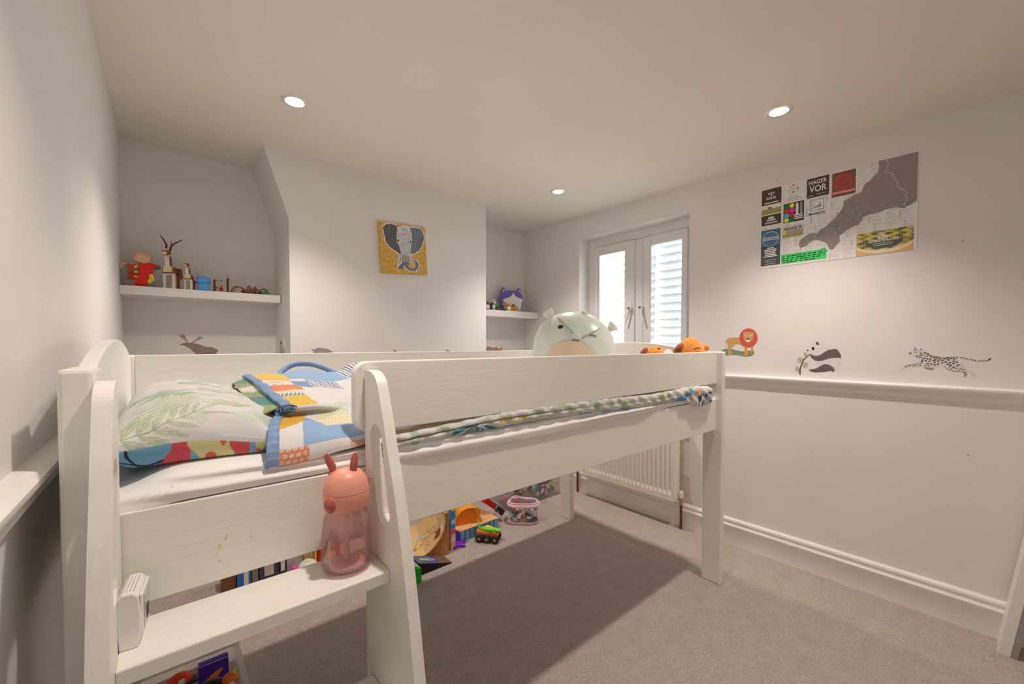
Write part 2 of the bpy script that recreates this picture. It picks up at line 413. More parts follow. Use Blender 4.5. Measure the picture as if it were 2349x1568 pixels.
for (a, b, ga, gb, tilt, hs) in ((1.748, 2.121, 1.832, 2.070, -14, 1), (1.344, 1.674, 1.381, 1.613, -42, -1)):
    fr = MB(); z0, z1 = 1.052, 1.953; g0, g1 = 1.10, 1.886; X0, X1 = WX-0.014, WX+0.045
    fr.box(X0, X1, a, ga, z0, z1); fr.box(X0, X1, gb, b, z0, z1); fr.box(X0, X1, ga, gb, z0, g0); fr.box(X0, X1, ga, gb, g1, z1)
    ca = wp('casement', fr, UPVC, bevel=0.004)
    # dark seal line round the casement
    sl = MB()
    for (p, q, r_, s_) in ((b, b+0.004, z0, z1), (a, b, z1, z1+0.004)): sl.box(WX-0.003, WX+0.01, p, q, r_, s_)
    part('seal', sl, blk, ca, world=True)
    part('pane', MB().box(WX+0.028, WX+0.032, ga, gb, g0, g1), glass, ca, world=True)
    nsl = 14
    for k in range(nsl):
        zc = 1.862-0.0575*k
        if zc < g0: break
        th = R(tilt); pr = []
        n = 7; hw = 0.031
        for i in range(n):
            t = -1+2*i/(n-1); pr.append((t*hw, 0.0035*(1-t*t)+0.0012))
        for i in range(n):
            t = 1-2*i/(n-1); pr.append((t*hw, -0.0035*(1-t*t)*0.2-0.0012))
        rp = [(p[0]*math.cos(th)-p[1]*math.sin(th), p[0]*math.sin(th)+p[1]*math.cos(th)) for p in pr]
        part('slat', MB().prism(rp, (WX+0.085, ga-0.02, zc), (1, 0, 0), (0, 0, 1), (0, 1, 0), gb-ga+0.04), slat_m, ca, world=True, smooth=True)
    if hs < 0:
        part('tilt_rod', MB().box(WX+0.044, WX+0.05, 1.394, 1.405, 1.12, 1.86), UPVC, ca, world=True, bevel=0.002)
    # handle: rose plate, hub with keyhole, lever
    hy = 1.775 if hs > 0 else 1.680
    hm = MB().prism([(p[0], p[1]) for p in circ(0, 0, 0.011, 0.034, 16)], (WX-0.014, hy-0.006*hs*0, 1.476), (0, 1, 0), (0, 0, 1), (-1, 0, 0), 0.008)
    hd = part('handle', hm, UPVC, ca, world=True, bevel=0.002)
    hb = MB().lathe([(0.017, 0), (0.017, 0.02), (0.013, 0.026)], 16, (WX-0.02, hy, 1.447), RY(-90))
    part('handle_hub', hb, UPVC, hd, world=True, smooth=True)
    part('keyhole', MB().lathe([(0.008, 0), (0.008, 0.003)], 12, (WX-0.046, hy, 1.447), RY(-90)), dark_hole, hd, world=True)
    part('lever', MB().tube([(WX-0.034, hy, 1.45), (WX-0.044, hy+0.008*hs, 1.41), (WX-0.048, hy+0.026*hs, 1.345)], [0.011, 0.009, 0.008], 8), UPVC, hd, world=True, smooth=True)

# unseen ground plane outside, added to keep the slat undersides dark
struct('ground', MB().box(2.9, 40, -30, 30, -2.8, -2.7), mat('outdoor_ground', (0.16, 0.17, 0.13), rough=0.9, var=0.2, vscale=0.5))

# ------------------------------------------------------------------ recessed ceiling lamps
chrome = mat('lamp_bezel', px(205, 188, 170), rough=0.3, metal=0.55, var=0.03)
bulb = mat('lamp_glow', (1, 1, 1), emit=((1.0, 0.90, 0.72), 14.0))
lamp_labels = ['recessed ceiling lamp nearest the left wall, above the elephant painting side', 'recessed ceiling lamp above the skate map poster wall, nearest the camera',
               'small recessed ceiling lamp nearest the window, furthest from the camera', 'assumed recessed ceiling lamp out of view above the bed ladder']
for (lx, ly), lb in zip(((0.42, 1.912), (1.995, 0.618), (1.984, 1.899), (0.42, 0.618)), lamp_labels):
    zc = ceil_z(ly)
    t = thing('ceiling_downlight', lb, 'lamp', (lx, ly, zc), 0, 'recessed ceiling lamps')
    part('bezel', MB().lathe([(0.050, 0.004), (0.050, -0.003), (0.044, -0.0065), (0.036, -0.005), (0.033, 0.0), (0.033, 0.006)], 32), chrome, t, smooth=True)
    part('bulb', MB().lathe([(0.0325, 0.001), (0.0325, -0.002), (0.022, -0.0032), (0.004, -0.004)], 28), bulb, t, smooth=True)
    ld = bpy.data.lights.new('downlight_beam', 'SPOT'); ld.energy = LAMP_W*4*(0.8 if (lx < 1 and ly < 1) else 1.0);   # unseen lamp over the ladder, assumed from the grid, weakened to suit the step
    ld.color = LAMP_COL
    ld.spot_size = R(113); ld.spot_blend = 1.0; ld.shadow_soft_size = 0.028
    lo = bpy.data.objects.new('downlight_beam', ld); col.objects.link(lo); lo.parent = t; lo.location = (0, 0, -0.036)

# ------------------------------------------------------------------ radiator
rad = thing('radiator', 'white ribbed panel radiator under the window', 'radiator', (2.47, 1.685, 0.17))
radm = mat('radiator_enamel', px(196, 178, 160), rough=0.4, var=0.02, vscale=10)
y0, y1, z0, z1 = 1.315, 2.055, 0.18, 0.76
ny = 22; prof = []; pitch = (y1-y0-0.03)/ny
pts = [(y0, 2.436)]
for k in range(ny):
    a = y0+0.015+k*pitch
    pts += [(a+pitch*0.12, 2.436), (a+pitch*0.3, 2.446), (a+pitch*0.7, 2.446), (a+pitch*0.88, 2.436)]
pts += [(y1, 2.436)]
n = len(pts); zs = [z0, z0+0.035, z0+0.06, z1-0.06, z1-0.03, z1]
A = np.zeros((len(zs), n, 3))
for i, z in enumerate(zs):
    for j, (yy, xx) in enumerate(pts):
        fl = i in (0, 1, 4, 5)
        A[i, j] = (2.436 if fl else xx, yy, z)
mb = MB().grid(A)
part('front_panel', mb, radm, rad, world=True, solid=0.004)
mb = MB(); mb.box(2.436, 2.505, y0-0.004, y0, z0, z1); mb.box(2.436, 2.505, y1, y1+0.004, z0, z1); mb.box(2.436, 2.505, y0, y1, z0-0.003, z0+0.0); mb.box(2.50, 2.505, y0, y1, z0, z1)
part('casing', mb, radm, rad, world=True, bevel=0.0015)
mb = MB()
for k in range(20): mb.box(2.44, 2.50, y0+0.02+k*0.036, y0+0.042+k*0.036, z1-0.004, z1)
part('top_grille', mb, radm, rad, world=True)
brass = mat('valve_metal', px(150, 130, 105), rough=0.35, metal=0.8, var=0.1, vscale=60)
pipe = mat('brown_pipe', px(92, 48, 30), rough=0.4, var=0.1, vscale=30)
capm = mat('valve_cap', px(214, 198, 164), rough=0.5, var=0.03)
for yy, e in ((1.292, 1), (2.16, -1)):
    part('pipe', MB().lathe([(0.0085, 0.0), (0.0085, 0.17)], 12, (2.490, yy, 0)), pipe, rad, world=True, smooth=True)
    vb = MB().lathe([(0.012, 0.155), (0.014, 0.165), (0.014, 0.19), (0.011, 0.20)], 14, (2.490, yy, 0))
    vb.tube([(2.490, yy, 0.182), (2.490, yy+0.028*e, 0.188)], 0.010, 10)
    part('valve', vb, brass, rad, world=True, smooth=True)
    part('valve_cap', MB().lathe([(0.012, 0.20), (0.013, 0.206), (0.013, 0.238), (0.010, 0.243)], 14, (2.490, yy, 0)), capm, rad, world=True, smooth=True)

# round socket on the chimney side
sp = thing('wall_plate', 'round grey plate on the side of the chimney breast', 'wall plate', (CH0-0.006, 2.645, 1.16))
part('disc', MB().lathe([(0.058, 0), (0.058, 0.004), (0.05, 0.008), (0.004, 0.010)], 28, (0.006, 0, 0), RY(-90)), gry, sp, smooth=True)
part('screw', MB().lathe([(0.006, 0.008), (0.006, 0.012)], 10, (0.006, 0, 0.03), RY(-90)), dark_hole, sp)

# leaning board at the right edge of the view
bd = thing('leaning_board', 'tall white board with grey metal edge leaning at the right frame edge', 'board', (2.46, -0.02, 0), 0, rot=(R(7.7), 0, 0))
part('panel', MB().box(-0.055, 0.06, -0.034, 0.0, 0, 2.0), TRIMW, bd, bevel=0.003)
part('edge_strip', MB().box(-0.057, 0.06, -0.050, -0.034, 0, 2.0), mat('grey_edge_metal', px(140, 128, 124), rough=0.35, metal=0.5, var=0.05), bd)
# ================================================================== the bed
BX0, BX1, BY0, BY1, BT = -0.120, 2.078, 0.857, 1.930, 1.144
bed = thing('mid_sleeper_bed', 'cream painted wooden mid sleeper bed with arched ends and a slotted ladder', 'bed', ((BX0+BX1)/2, (BY0+BY1)/2, 0))
def bp_(name, mb, m, bev=0.004, **k): return part(name, mb, m, bed, world=True, bevel=bev, **k)
for (xa, xb) in ((BX0, BX0+0.038), (BX1-0.034, BX1)):
    for (ya, yb) in ((BY0, BY0+0.095), (BY1-0.10, BY1)):
        bp_('post', MB().box(xa, xb, ya, yb, 0, BT), BEDZ, 0.006)
# arched end panels
for (xa, name) in ((BX0+0.006, 'headboard'), (BX1-0.029, 'footboard')):
    ya, yb = BY0+0.095, BY1-0.10
    pts = [(ya, 0.762), (yb, 0.762), (yb, BT-0.012)]
    n = 22
    for i in range(n+1):
        t = i/n; y = yb+(ya-yb)*t
        pts.append((y, BT-0.012+0.060*math.sin(math.pi*t)**0.8))
    pts.append((ya, BT-0.012))
    bp_(name, MB().prism(pts, (xa, 0, 0), (0, 1, 0), (0, 0, 1), (1, 0, 0), 0.023), BEDY, 0.003)
# long rails; the guard rail has rounded free end
RY0, RY1 = 0.885, 0.909
def rr(x0, x1, z0, z1, r, left=True):
    p = [(x1, z0), (x1, z1)]
    for k in range(9): a = R(90+90*k/8); p.append((x0+r+r*math.cos(a), z1-r+r*math.sin(a)))
    for k in range(9): a = R(180+90*k/8); p.append((x0+r+r*math.cos(a), z0+r+r*math.sin(a)))
    return p
bp_('guard_rail', MB().prism(rr(0.303, BX1-0.034, 0.989, 1.143, 0.032), (0, RY0, 0), (1, 0, 0), (0, 0, 1), (0, 1, 0), 0.024), BEDX, 0.0025)
bp_('side_rail', MB().box(BX0+0.038, BX1-0.034, RY0, RY1, 0.762, 0.914), BEDX, 0.0025)
bp_('guard_rail', MB().box(BX0+0.038, BX1-0.034, 1.835, 1.859, 0.940, BT), BEDX, 0.0025)
bp_('side_rail', MB().box(BX0+0.038, BX1-0.034, 1.835, 1.859, 0.762, 0.914), BEDX, 0.0025)
for k in range(14):
    x = -0.02+k*0.148
    bp_('slat', MB().box(x, x+0.07, RY1, 1.835, 0.80, 0.818), BEDY, 0)
for z in (0.79,):
    bp_('slat_ledge', MB().box(BX0+0.04, BX1-0.036, RY1, RY1+0.022, z-0.02, z+0.01), BEDX, 0)
    bp_('slat_ledge', MB().box(BX0+0.04, BX1-0.036, 1.813, 1.835, z-0.02, z+0.01), BEDX, 0)
# small worn marks on the side rail
wear = mat('worn_yellow_wood', px(190, 152, 95), rough=0.7, var=0.15, vscale=80)
for (x, z, a, b) in ((0.075, 0.836, 0.0015, 0.006), (0.066, 0.823, 0.002, 0.004), (0.062, 0.812, 0.001, 0.004), (0.065, 0.797, 0.0022, 0.002), (0.112, 0.826, 0.0012, 0.002)):
    part('worn_mark', MB().prism([(p[0]+0.3*(p[1]-z), p[1]) for p in circ(x, z, a, b, 9)], (0, RY0, 0), (1, 0, 0), (0, 0, 1), (0, -1, 0), 0.0002), wear, bed, world=True)
part('screw_hole', MB().prism(circ(2.064, 0.165, 0.0022, n=10), (0, BY0, 0), (1, 0, 0), (0, 0, 1), (0, -1, 0), 0.0003), dark_hole, bed, world=True)

# ------------------------------------------------------------------ ladder
fr = [(0.541, 0.0)]+[tuple(q) for q in smooth_path([(0.655, 0.582), (0.675, 0.679), (0.697, 0.773), (0.732, 0.891), (0.762, 0.968), (0.777, 1.012), (0.796, 1.06), (0.804, 1.079), (0.814, 1.101), (0.827, 1.114), (0.845, 1.1225)], 3)]
outer = [(0.881, 0.0)]+[fr[0]]+fr[1:]+[(0.862, 1.1245), (0.881, 1.1245)]
def stringer(xa, xb):
    """side board with a long rounded hand slot cut through"""
    # slot centre line follows the sloping front edge
    top, bot, w = (0.822, 0.985), (0.786, 0.850), 0.031
    d = Vector((bot[0]-top[0], bot[1]-top[1])); L_ = d.length; d.normalize(); nn = Vector((-d.y, d.x))
    slot = []
    for k in range(9): a = R(-90+180*k/8); slot.append((top[0]-d.x*math.cos(a)*w*1.0+nn.x*math.sin(a)*w, top[1]-d.y*math.cos(a)*w*1.0+nn.y*math.sin(a)*w))
    for k in range(9): a = R(90-180*k/8); slot.append((bot[0]+d.x*math.cos(a)*w+nn.x*math.sin(a)*w, bot[1]+d.y*math.cos(a)*w+nn.y*math.sin(a)*w))
    import bmesh
    bm = bmesh.new()
    def loop(ps): 
        vs = [bm.verts.new((xa, p[0], p[1])) for p in ps]
        return [bm.edges.new((vs[i], vs[(i+1) % len(vs)])) for i in range(len(vs))]
    e = loop(outer)+loop(slot)
    bmesh.ops.triangle_fill(bm, use_beauty=True, edges=e)
    r = bmesh.ops.extrude_face_region(bm, geom=bm.faces[:])
    bmesh.ops.translate(bm, vec=(xb-xa, 0, 0), verts=[v for v in r['geom'] if isinstance(v, bmesh.types.BMVert)])
    bm.verts.index_update()
    mb = MB(); mb.add([tuple(v.co) for v in bm.verts], [tuple(v.index for v in f.verts) for f in bm.faces]); bm.free()
    return mb
for xa in (-0.0815, 0.323):
    part('ladder_stringer', stringer(xa, xa+0.022), BEDZ, bed, world=True, bevel=0.002)
for z, yf in ((0.742, 0.755), (0.483, 0.69), (0.224, 0.64)):
    part('ladder_step', MB().box(-0.0595, 0.323, yf, 0.881 if z > 0.7 else 0.845, z-0.024, z), BEDX, bed, world=True, bevel=0.0025)
# ================================================================== bedding
rng = np.random.default_rng(5)
def fab(C): return np.clip(np.array(C)*0.74, 0, 0.72)
def vnoise(X, Y, f, seed=0):
    """cheap smooth noise from sines"""
    r = np.random.default_rng(seed); out = np.zeros_like(X)
    for k in range(6):
        a = r.uniform(0, 2*math.pi); ph = r.uniform(0, 6.28); ff = f*r.uniform(0.6, 1.6)
        out += np.sin((X*math.cos(a)+Y*math.sin(a))*ff+ph)
    return out/6
FAB = mat('printed_cotton', attr=True, rough=0.85, spec=0.15, sheen=0.1, bump=0.25, bscale=900)
SHEET = mat('white_sheet', px(206, 199, 194, 0.9), rough=0.85, spec=0.15, var=0.02, vscale=12, bump=0.2, bscale=700)

# mattress with fitted sheet, the sheet lip hanging over the front rail
mt = thing('mattress', 'mattress in a white fitted sheet on the cream bed', 'mattress', (0.98, 1.36, 0.818))
nx = 150
xs = np.linspace(-0.080, 2.040, nx)
rows = []
prof_n = None
for x in xs:
    lip = float(sstep(0.30, 0.50, x)*(1-sstep(1.35, 1.62, x)))
    lip2 = lip*(0.75+0.25*math.sin(x*9))
    e = float(sstep(-0.08, 0.02, x))          # rounded head end
    ef = float(1-sstep(1.96, 2.04, x))
    ed = min(e, ef)
    drop = 0.011*lip2
    yb = 0.8805-0.003*lip
    base = [(0.915, 0.819), (0.9145, 0.86), (0.9135, 0.915),
            (0.903-0.021*lip, 0.9165), (0.8835-0.0015*lip+0.008*(1-lip), 0.9165-drop), (0.8815-0.002*lip+0.006*(1-lip), 0.9175-drop),
            (yb+0.0065*(1-lip), 0.925), (yb+0.003+0.007*(1-lip), 0.936), (0.899-0.004*lip, 0.948), (0.916, 0.957), (0.945, 0.9625), (1.0, 0.965), (1.2, 0.966), (1.5, 0.966), (1.75, 0.962), (1.815, 0.945), (1.828, 0.90), (1.828, 0.819)]
    P = smooth_path(base, 4)
    P[:, 1] -= (1-ed)*np.clip(P[:, 1]-0.83, 0, 1)*0.18
    rows.append(np.column_stack([np.full(len(P), x), P]))
A = np.array(rows)
X, Y, Z = A[..., 0], A[..., 1], A[..., 2]
fold = np.clip((1.05-Y)/0.15, 0, 1)*np.clip((Z-0.924)/0.008, 0, 1)
cr = 0.006*np.sin(230*(Z+0.012*np.sin(2.4*X+0.5))+2.2*X)+0.0016*vnoise(X, Z*9, 26, 3)
A[..., 1] -= fold*cr*np.clip((0.962-Z)/0.01, 0, 1)
A[..., 2] += fold*0.003*vnoise(X*2, Y*3, 18, 9)
mb = MB().grid(A)
m_ = A.shape[1]
mb.f.append(tuple(range(m_))); mb.f.append(tuple((nx-1)*m_+k for k in range(m_))[::-1])
part('fitted_sheet', mb, SHEET, mt, world=True, smooth='all')
part('hem', MB().tube([(0.002, 0.9135-0.0215, 0.918+0.012*t*3) if t < 1 else (0.004, 0.897, 0.945) for t in (0, 0.5, 1)], 0.0012, 6), SHEET, mt, world=True)

# ------------------------------------------------------------------ pillow
pl = thing('pillow', 'plump pillow with pale green leaf print on the mattress head end', 'pillow', (0.10, 1.32, 0.966))
nu, nv = 190, 260
PX0, PX1, PY0, PY1 = -0.080, 0.212, 0.922, 1.66
def pillow_half(top):
    s = np.sin(np.pi/2*np.linspace(-1, 1, nu))[:, None]; t = np.sin(np.pi/2*np.linspace(-1, 1, nv))[None, :]
    S, Tt = np.broadcast_to(s, (nu, nv)), np.broadcast_to(t, (nu, nv))
    pin = 1-0.06*(1-S**2)*(np.abs(Tt)**3)-0.0
    Xp = (PX0+PX1)/2+(PX1-PX0)/2*S*(1-0.05*(1-Tt**2)*0)*(1-0.05*np.abs(Tt)**4*0)
    Yp = (PY0+PY1)/2+(PY1-PY0)/2*Tt*pin
    h = (1-np.abs(S)**4.0)**0.5*(1-np.abs(Tt)**5)**0.5
    h = h*(1-0.70*sstep(0.125, 0.180, Xp)*(1-sstep(0.97, 1.05, Yp)))
    eq = 1.006-0.022*sstep(-0.02, 0.20, Xp)+0.002*np.sin(Xp*30)
    if top:
        Zp = eq+h*(0.072+0.004*np.exp(-((Xp-0.05)/0.09)**2)-0.014*sstep(0.12, 0.21, Xp)+0.006*vnoise(Xp, Yp, 22, 2))
        edge = np.clip(1-h, 0, 1)
        Zp += 0.004*edge*np.sin(Yp*120+Xp*40)*(np.abs(S) < 0.995)*(np.abs(Tt) < 0.995)+0.003*vnoise(Xp*2, Yp, 60, 7)*h
    else:
        Zp = eq-np.minimum(h*0.075, eq-0.9675)
    return Xp, Yp, Zp
Xp, Yp, Zp = pillow_half(True)
C = np.tile(np.array(CLOTHW), (nu, nv, 1)).reshape(-1, 3)
xf, yf = Xp.ravel(), Yp.ravel()
d3 = np.sqrt(np.diff(Yp, axis=1)**2+np.diff(Zp, axis=1)**2)
Vp = np.concatenate([np.zeros((nu, 1)), np.cumsum(d3, axis=1)], 1); yf = Vp.ravel()   # fabric length from the front seam
VE = px(200, 202, 184)
frond(C, xf, yf, -0.062, 0.020, 14, 0.125, LEAF1, LEAF2, 6, 55, 25)
leaf(C, xf, yf, 0.095, 0.062, 6, 0.11, 0.022, px(172, 180, 152), VE, 11, 0.9)
C[near_line(xf, yf, [(0.06, 0.060), (0.10, 0.062)], 0.0012)] = LEAF2
leaf(C, xf, yf, 0.047, 0.026, 95, 0.048, 0.0095, px(174, 178, 150), VE, 5, 0.85)
for k in range(7): leaf(C, xf, yf, -0.078+0.006*k, 0.040+0.016*k, 24-2*k, 0.16-0.008*k, 0.0042, LEAF1, LEAF2, 2, 0.75)
for (a, l) in ((165, 0.06), (182, 0.075), (150, 0.05), (120, 0.035), (55, 0.03)): leaf(C, xf, yf, 0.118, 0.098, a, l, 0.0065, LEAF1, LEAF2, 3, 0.8)
for (a, l) in ((-150, 0.07), (-115, 0.05), (-80, 0.045), (-45, 0.05), (-20, 0.075), (170, 0.06)): leaf(C, xf, yf, 0.012, 0.185, a, l, 0.010, SAGE, LEAF2, 4, 0.85)
leaf(C, xf, yf, 0.072, 0.175, -18, 0.11, 0.026, px(176, 180, 150), VE, 12, 0.85)
frond(C, xf, yf, -0.06, 0.20, 20, 0.13, SAGE, LEAF2, 6, 40, 10)
frond(C, xf, yf, 0.05, 0.285, 8, 0.12, LEAF1, LEAF2, 6, 45, 10)
for k in range(20):
    leaf(C, xf, yf, rng.uniform(-0.07, 0.16), rng.uniform(0.26, 0.75), rng.uniform(-30, 40), rng.uniform(0.06, 0.12), rng.uniform(0.012, 0.03), (LEAF1, SAGE)[k % 2], LEAF2, 7, 0.75)
part('leaf_print_case', MB().grid(np.stack([Xp, Yp, Zp], -1)), FAB, pl, world=True, smooth='all', colors=fab(C))
Xp, Yp, Zp = pillow_half(False)
C = np.tile(np.array(px(104, 146, 168)), (nu*nv, 1)); xf, yf = Xp.ravel(), Yp.ravel()
for (a, b, c) in ((-0.005, 0.03, px(186, 72, 76)), (0.03, 0.095, px(214, 180, 124)), (0.095, 0.12, px(190, 74, 74)), (0.12, 0.15, px(212, 176, 116)), (0.15, 0.3, px(66, 116, 120))):
    m = (xf+0.012*np.sin(yf*160+a*90) > a) & (xf < b); C[m] = c
m = near_line(xf, yf, [(-0.07, 0.94), (-0.03, 0.955), (-0.01, 0.95)], 0.0022) | near_line(xf, yf, [(-0.055, 0.93), (-0.02, 0.99)], 0.0018); C[m] = px(40, 36, 44)
for (x, y, a) in ((0.045, 0.935, 0.006), (0.06, 0.955, 0.009), (0.078, 0.94, 0.007), (0.135, 0.945, 0.006), (0.07, 0.932, 0.004)):
    m = ((xf-x)/a)**2+((yf-y)/(a*0.7))**2 < 1; C[m] = px(196, 84, 66)
part('bright_print_underside', MB().grid(np.stack([Xp, Yp, Zp], -1)), FAB, pl, world=True, smooth='all', colors=fab(C))

# ------------------------------------------------------------------ duvet with leaf print, its rolled front edge showing between the rails
dv = thing('duvet', 'white leaf print duvet bunched along the front of the mattress', 'duvet', (1.2, 1.3, 0.967))
nx = 330; xs = np.linspace(0.335, 2.008, nx)
zb = np.interp(xs, [0.33, 0.40, 0.57, 0.80, 0.87, 1.07, 1.30, 1.41, 1.60, 1.72, 1.80, 1.86, 1.92, 1.98, 2.01], [0.941, 0.939, 0.948, 0.951, 0.952, 0.948, 0.941, 0.937, 0.938, 0.930, 0.912, 0.911, 0.912, 0.926, 0.945])
zt = np.interp(xs, [0.33, 0.40, 0.55, 0.70, 1.0, 1.2, 1.45, 1.7, 1.8, 1.95, 2.01], [0.972, 0.975, 0.984, 0.995, 0.995, 0.992, 0.984, 0.99, 0.99, 0.982, 0.965])
yf_ = np.interp(xs, [0.33, 0.5, 1.0, 1.6, 1.75, 1.85, 1.95, 2.01], [0.882, 0.880, 0.879, 0.877, 0.868, 0.862, 0.866, 0.885])
rows = []
for i, x in enumerate(xs):
    b_, t_, y_ = zb[i], zt[i], yf_[i]; h = t_-b_
    droop = float(sstep(1.64, 1.82, x)*(1-sstep(1.94, 2.0, x)))*0.018
    gv = 0.004*float(1-sstep(0.7, 1.0, x))
    base = [(1.0, 0.9685), (0.945, 0.966), (0.915, max(0.9605, b_-0.002)), (0.893, b_+0.001), (y_+0.004, b_+0.1*h-droop), (y_-0.001, b_+0.28*h-droop*0.8), (y_, b_+0.46*h), (y_+gv, b_+0.52*h), (y_-0.001, b_+0.60*h), (y_+0.001, b_+0.8*h), (y_+0.013, b_+0.98*h), (y_+0.04, t_+0.003), (0.96, t_+0.006), (1.05, 1.0), (1.2, 1.015), (1.4, 1.03), (1.6, 1.02), (1.72, 0.985)]
    P = smooth_path(base, 4)
    rows.append(np.column_stack([np.full(len(P), x), P]))
A = np.array(rows); X, Y, Z = A[..., 0], A[..., 1], A[..., 2]
Sx = np.broadcast_to(np.arange(A.shape[1])[None, :]/A.shape[1], X.shape)
wr = np.clip((0.93-Y)/0.04, 0, 1)
A[..., 1] -= wr*(0.0022*np.sin(X*95+Z*130)+0.002*vnoise(X, Z*3, 60, 4))
A[..., 2] += np.clip((Y-0.93)/0.1, 0, 1)*np.clip((Z-0.972)/0.02, 0, 1)*0.008*vnoise(X, Y, 24, 6)
# fabric coordinates: along x and along the roll
arc = np.concatenate([[0], np.cumsum(np.linalg.norm(np.diff(A[60], axis=0), axis=1))])
U = X.ravel(); V = np.broadcast_to(arc[None, :], X.shape).ravel()
C = np.tile(np.array(px(216, 208, 202)), (U.size, 1))
for k in range(34):
    x = 0.40+k*0.042; v0 = 0.12+rng.uniform(-0.02, 0.05)
    if k % 3: leaf(C, U, V, x, v0, rng.uniform(20, 160), rng.uniform(0.06, 0.10), rng.uniform(0.010, 0.018), (LEAF1, SAGE)[k % 2], LEAF2, 6, 0.85)
    else: frond(C, U, V, x, v0-0.01, rng.uniform(30, 150), 0.07, LEAF1, px(150, 160, 122), 4, 45, 20)
lo = V < arc[20]  # reverse side print under the seam
seam = (np.abs(V-arc[28]) < 0.0012) & (U < 1.0); C[seam] = px(120, 112, 108)
teal = px(52, 112, 118); tealD = px(30, 78, 84)
def fan(cx, cv, r, a0, a1, n, c, U=U, V=V):
    ang = np.degrees(np.arctan2(V-cv, U-cx)); rad = np.hypot(U-cx, V-cv)
    f = (ang-a0)/(a1-a0)*n
    m = (rad < r) & (f > 0) & (f < n) & (np.mod(f, 1) < 0.5); C[m] = c
low = V < arc[29]
Cs = C.copy()
fan(0.615, arc[29], 0.075, -175, -5, 7, teal)
fan(1.885, arc[33], 0.075, -170, 10, 9, tealD)
C[~(low | (U > 1.75))] = Cs[~(low | (U > 1.75))]
for (x, w, c) in ((0.70, 0.010, px(216, 130, 60)), (0.715, 0.012, px(214, 160, 70)), (0.735, 0.02, px(222, 178, 96)), (0.775, 0.015, px(208, 140, 60))):
    m = (np.abs(U-x) < w) & (np.abs(V-arc[23]) < 0.004+0.002*np.sin(U*300)); C[m] = c
m = (np.abs(U-0.708) < 0.003) & (V > arc[21]) & (V < arc[28]); C[m] = px(222, 178, 96)
m = (U > 1.0) & (U < 1.33) & (V < arc[17]) & (np.sin(U*55) > -0.2); C[m] = px(92, 130, 160)
m = near_line(U, V, [(1.64, arc[17]), (1.71, arc[22]), (1.76, arc[36])], 0.007); C[m] = px(88, 128, 165)
for (x, i_) in ((1.80, 34), (1.815, 33), (1.83, 31), (1.845, 32), (1.808, 36), (1.83, 35)):
    m = np.hypot(U-x, V-arc[i_]) < 0.0055; C[m] = px(224, 110, 50)
m = (np.abs(U-1.96) < 0.014) & (V > arc[24]) & (V < arc[36]); C[m] = px(222, 172, 100)
part('cover', MB().grid(A), FAB, dv, world=True, smooth='all', colors=fab(C), solid=0.004)

# ------------------------------------------------------------------ patchwork quilt
qt = thing('patchwork_quilt', 'patchwork quilt with blue edging thrown over the pillow end', 'quilt', (0.45, 1.3, 0.967))
PLft = [(0.8905, 0.945), (0.8925, 0.960), (0.902, 0.978), (0.925, 0.995), (0.955, 1.008), (0.99, 1.018), (1.015, 1.0245), (1.008, 1.030), (0.996, 1.034), (0.993, 1.042), (1.012, 1.051), (1.10, 1.065), (1.25, 1.079), (1.38, 1.087), (1.50, 1.085), (1.60, 1.06), (1.66, 1.01)]
PRgt = [(0.893, 0.974), (0.898, 0.981), (0.912, 0.988), (0.94, 0.995), (0.975, 1.000), (1.01, 1.006), (1.04, 1.015), (1.07, 1.018), (1.10, 1.017), (1.13, 1.020), (1.16, 1.026), (1.22, 1.036), (1.32, 1.052), (1.44, 1.068), (1.56, 1.072), (1.66, 1.05), (1.72, 1.0)]
XLft = [0.158, 0.159, 0.161, 0.166, 0.172, 0.184, 0.196, 0.204, 0.210, 0.208, 0.203, 0.196, 0.190, 0.188, 0.196, 0.206, 0.22]
NS = 16
LP, RP = smooth_path(PLft, NS), smooth_path(PRgt, NS); XP = smooth_path([(x,) for x in XLft], NS)[:, 0]
def quilt_surface(avals):
    rows = []
    for a in avals:
        k = float(sstep(0.03, 0.24, a))
        P = LP*(1-k)+RP*k
        x = XP*(1-k)+0.19*k+a
        rows.append(np.column_stack([x, P]))
    Q = np.array(rows); X, Y, Z = Q[..., 0], Q[..., 1], Q[..., 2]
    # puffy quilting and soft waves
    Q[..., 2] += 0.0035*vnoise(X*1.2, Y, 28, 11)+0.0022*vnoise(X, Y*1.2, 70, 12)
    # humps at the back: rolled far edge and a bunched corner
    Q[..., 2] += 0.020*np.exp(-((X-0.36)/0.07)**2-((Y-1.58)/0.06)**2)
    Q[..., 2] += 0.046*np.exp(-((X-0.56)/0.075)**2-((Y-1.60)/0.11)**2)+0.02*np.exp(-((X-0.50)/0.05)**2-((Y-1.36)/0.06)**2)
    return Q
avals = np.linspace(0.0, 0.50, 260)
Q = quilt_surface(avals)
arc = np.concatenate([[0], np.cumsum(np.linalg.norm(np.diff(LP, axis=0), axis=1))])
Uq = np.broadcast_to(avals[:, None], Q.shape[:2]).ravel(); Vq = np.broadcast_to(arc[None, :], Q.shape[:2]).ravel()
vk = [arc[i*NS] for i in range(len(PLft))]   # arc length at each profile key
white = px(222, 212, 208); lil = px(214, 202, 206); den = px(130, 147, 170); must = px(208, 150, 62); coral = px(226, 116, 82); mint = px(202, 212, 200); skyc = px(178, 194, 198); crm = px(228, 212, 178); blue2 = px(108, 130, 154); pink = px(232, 180, 164)
C = np.tile(np.array(white), (Uq.size, 1))
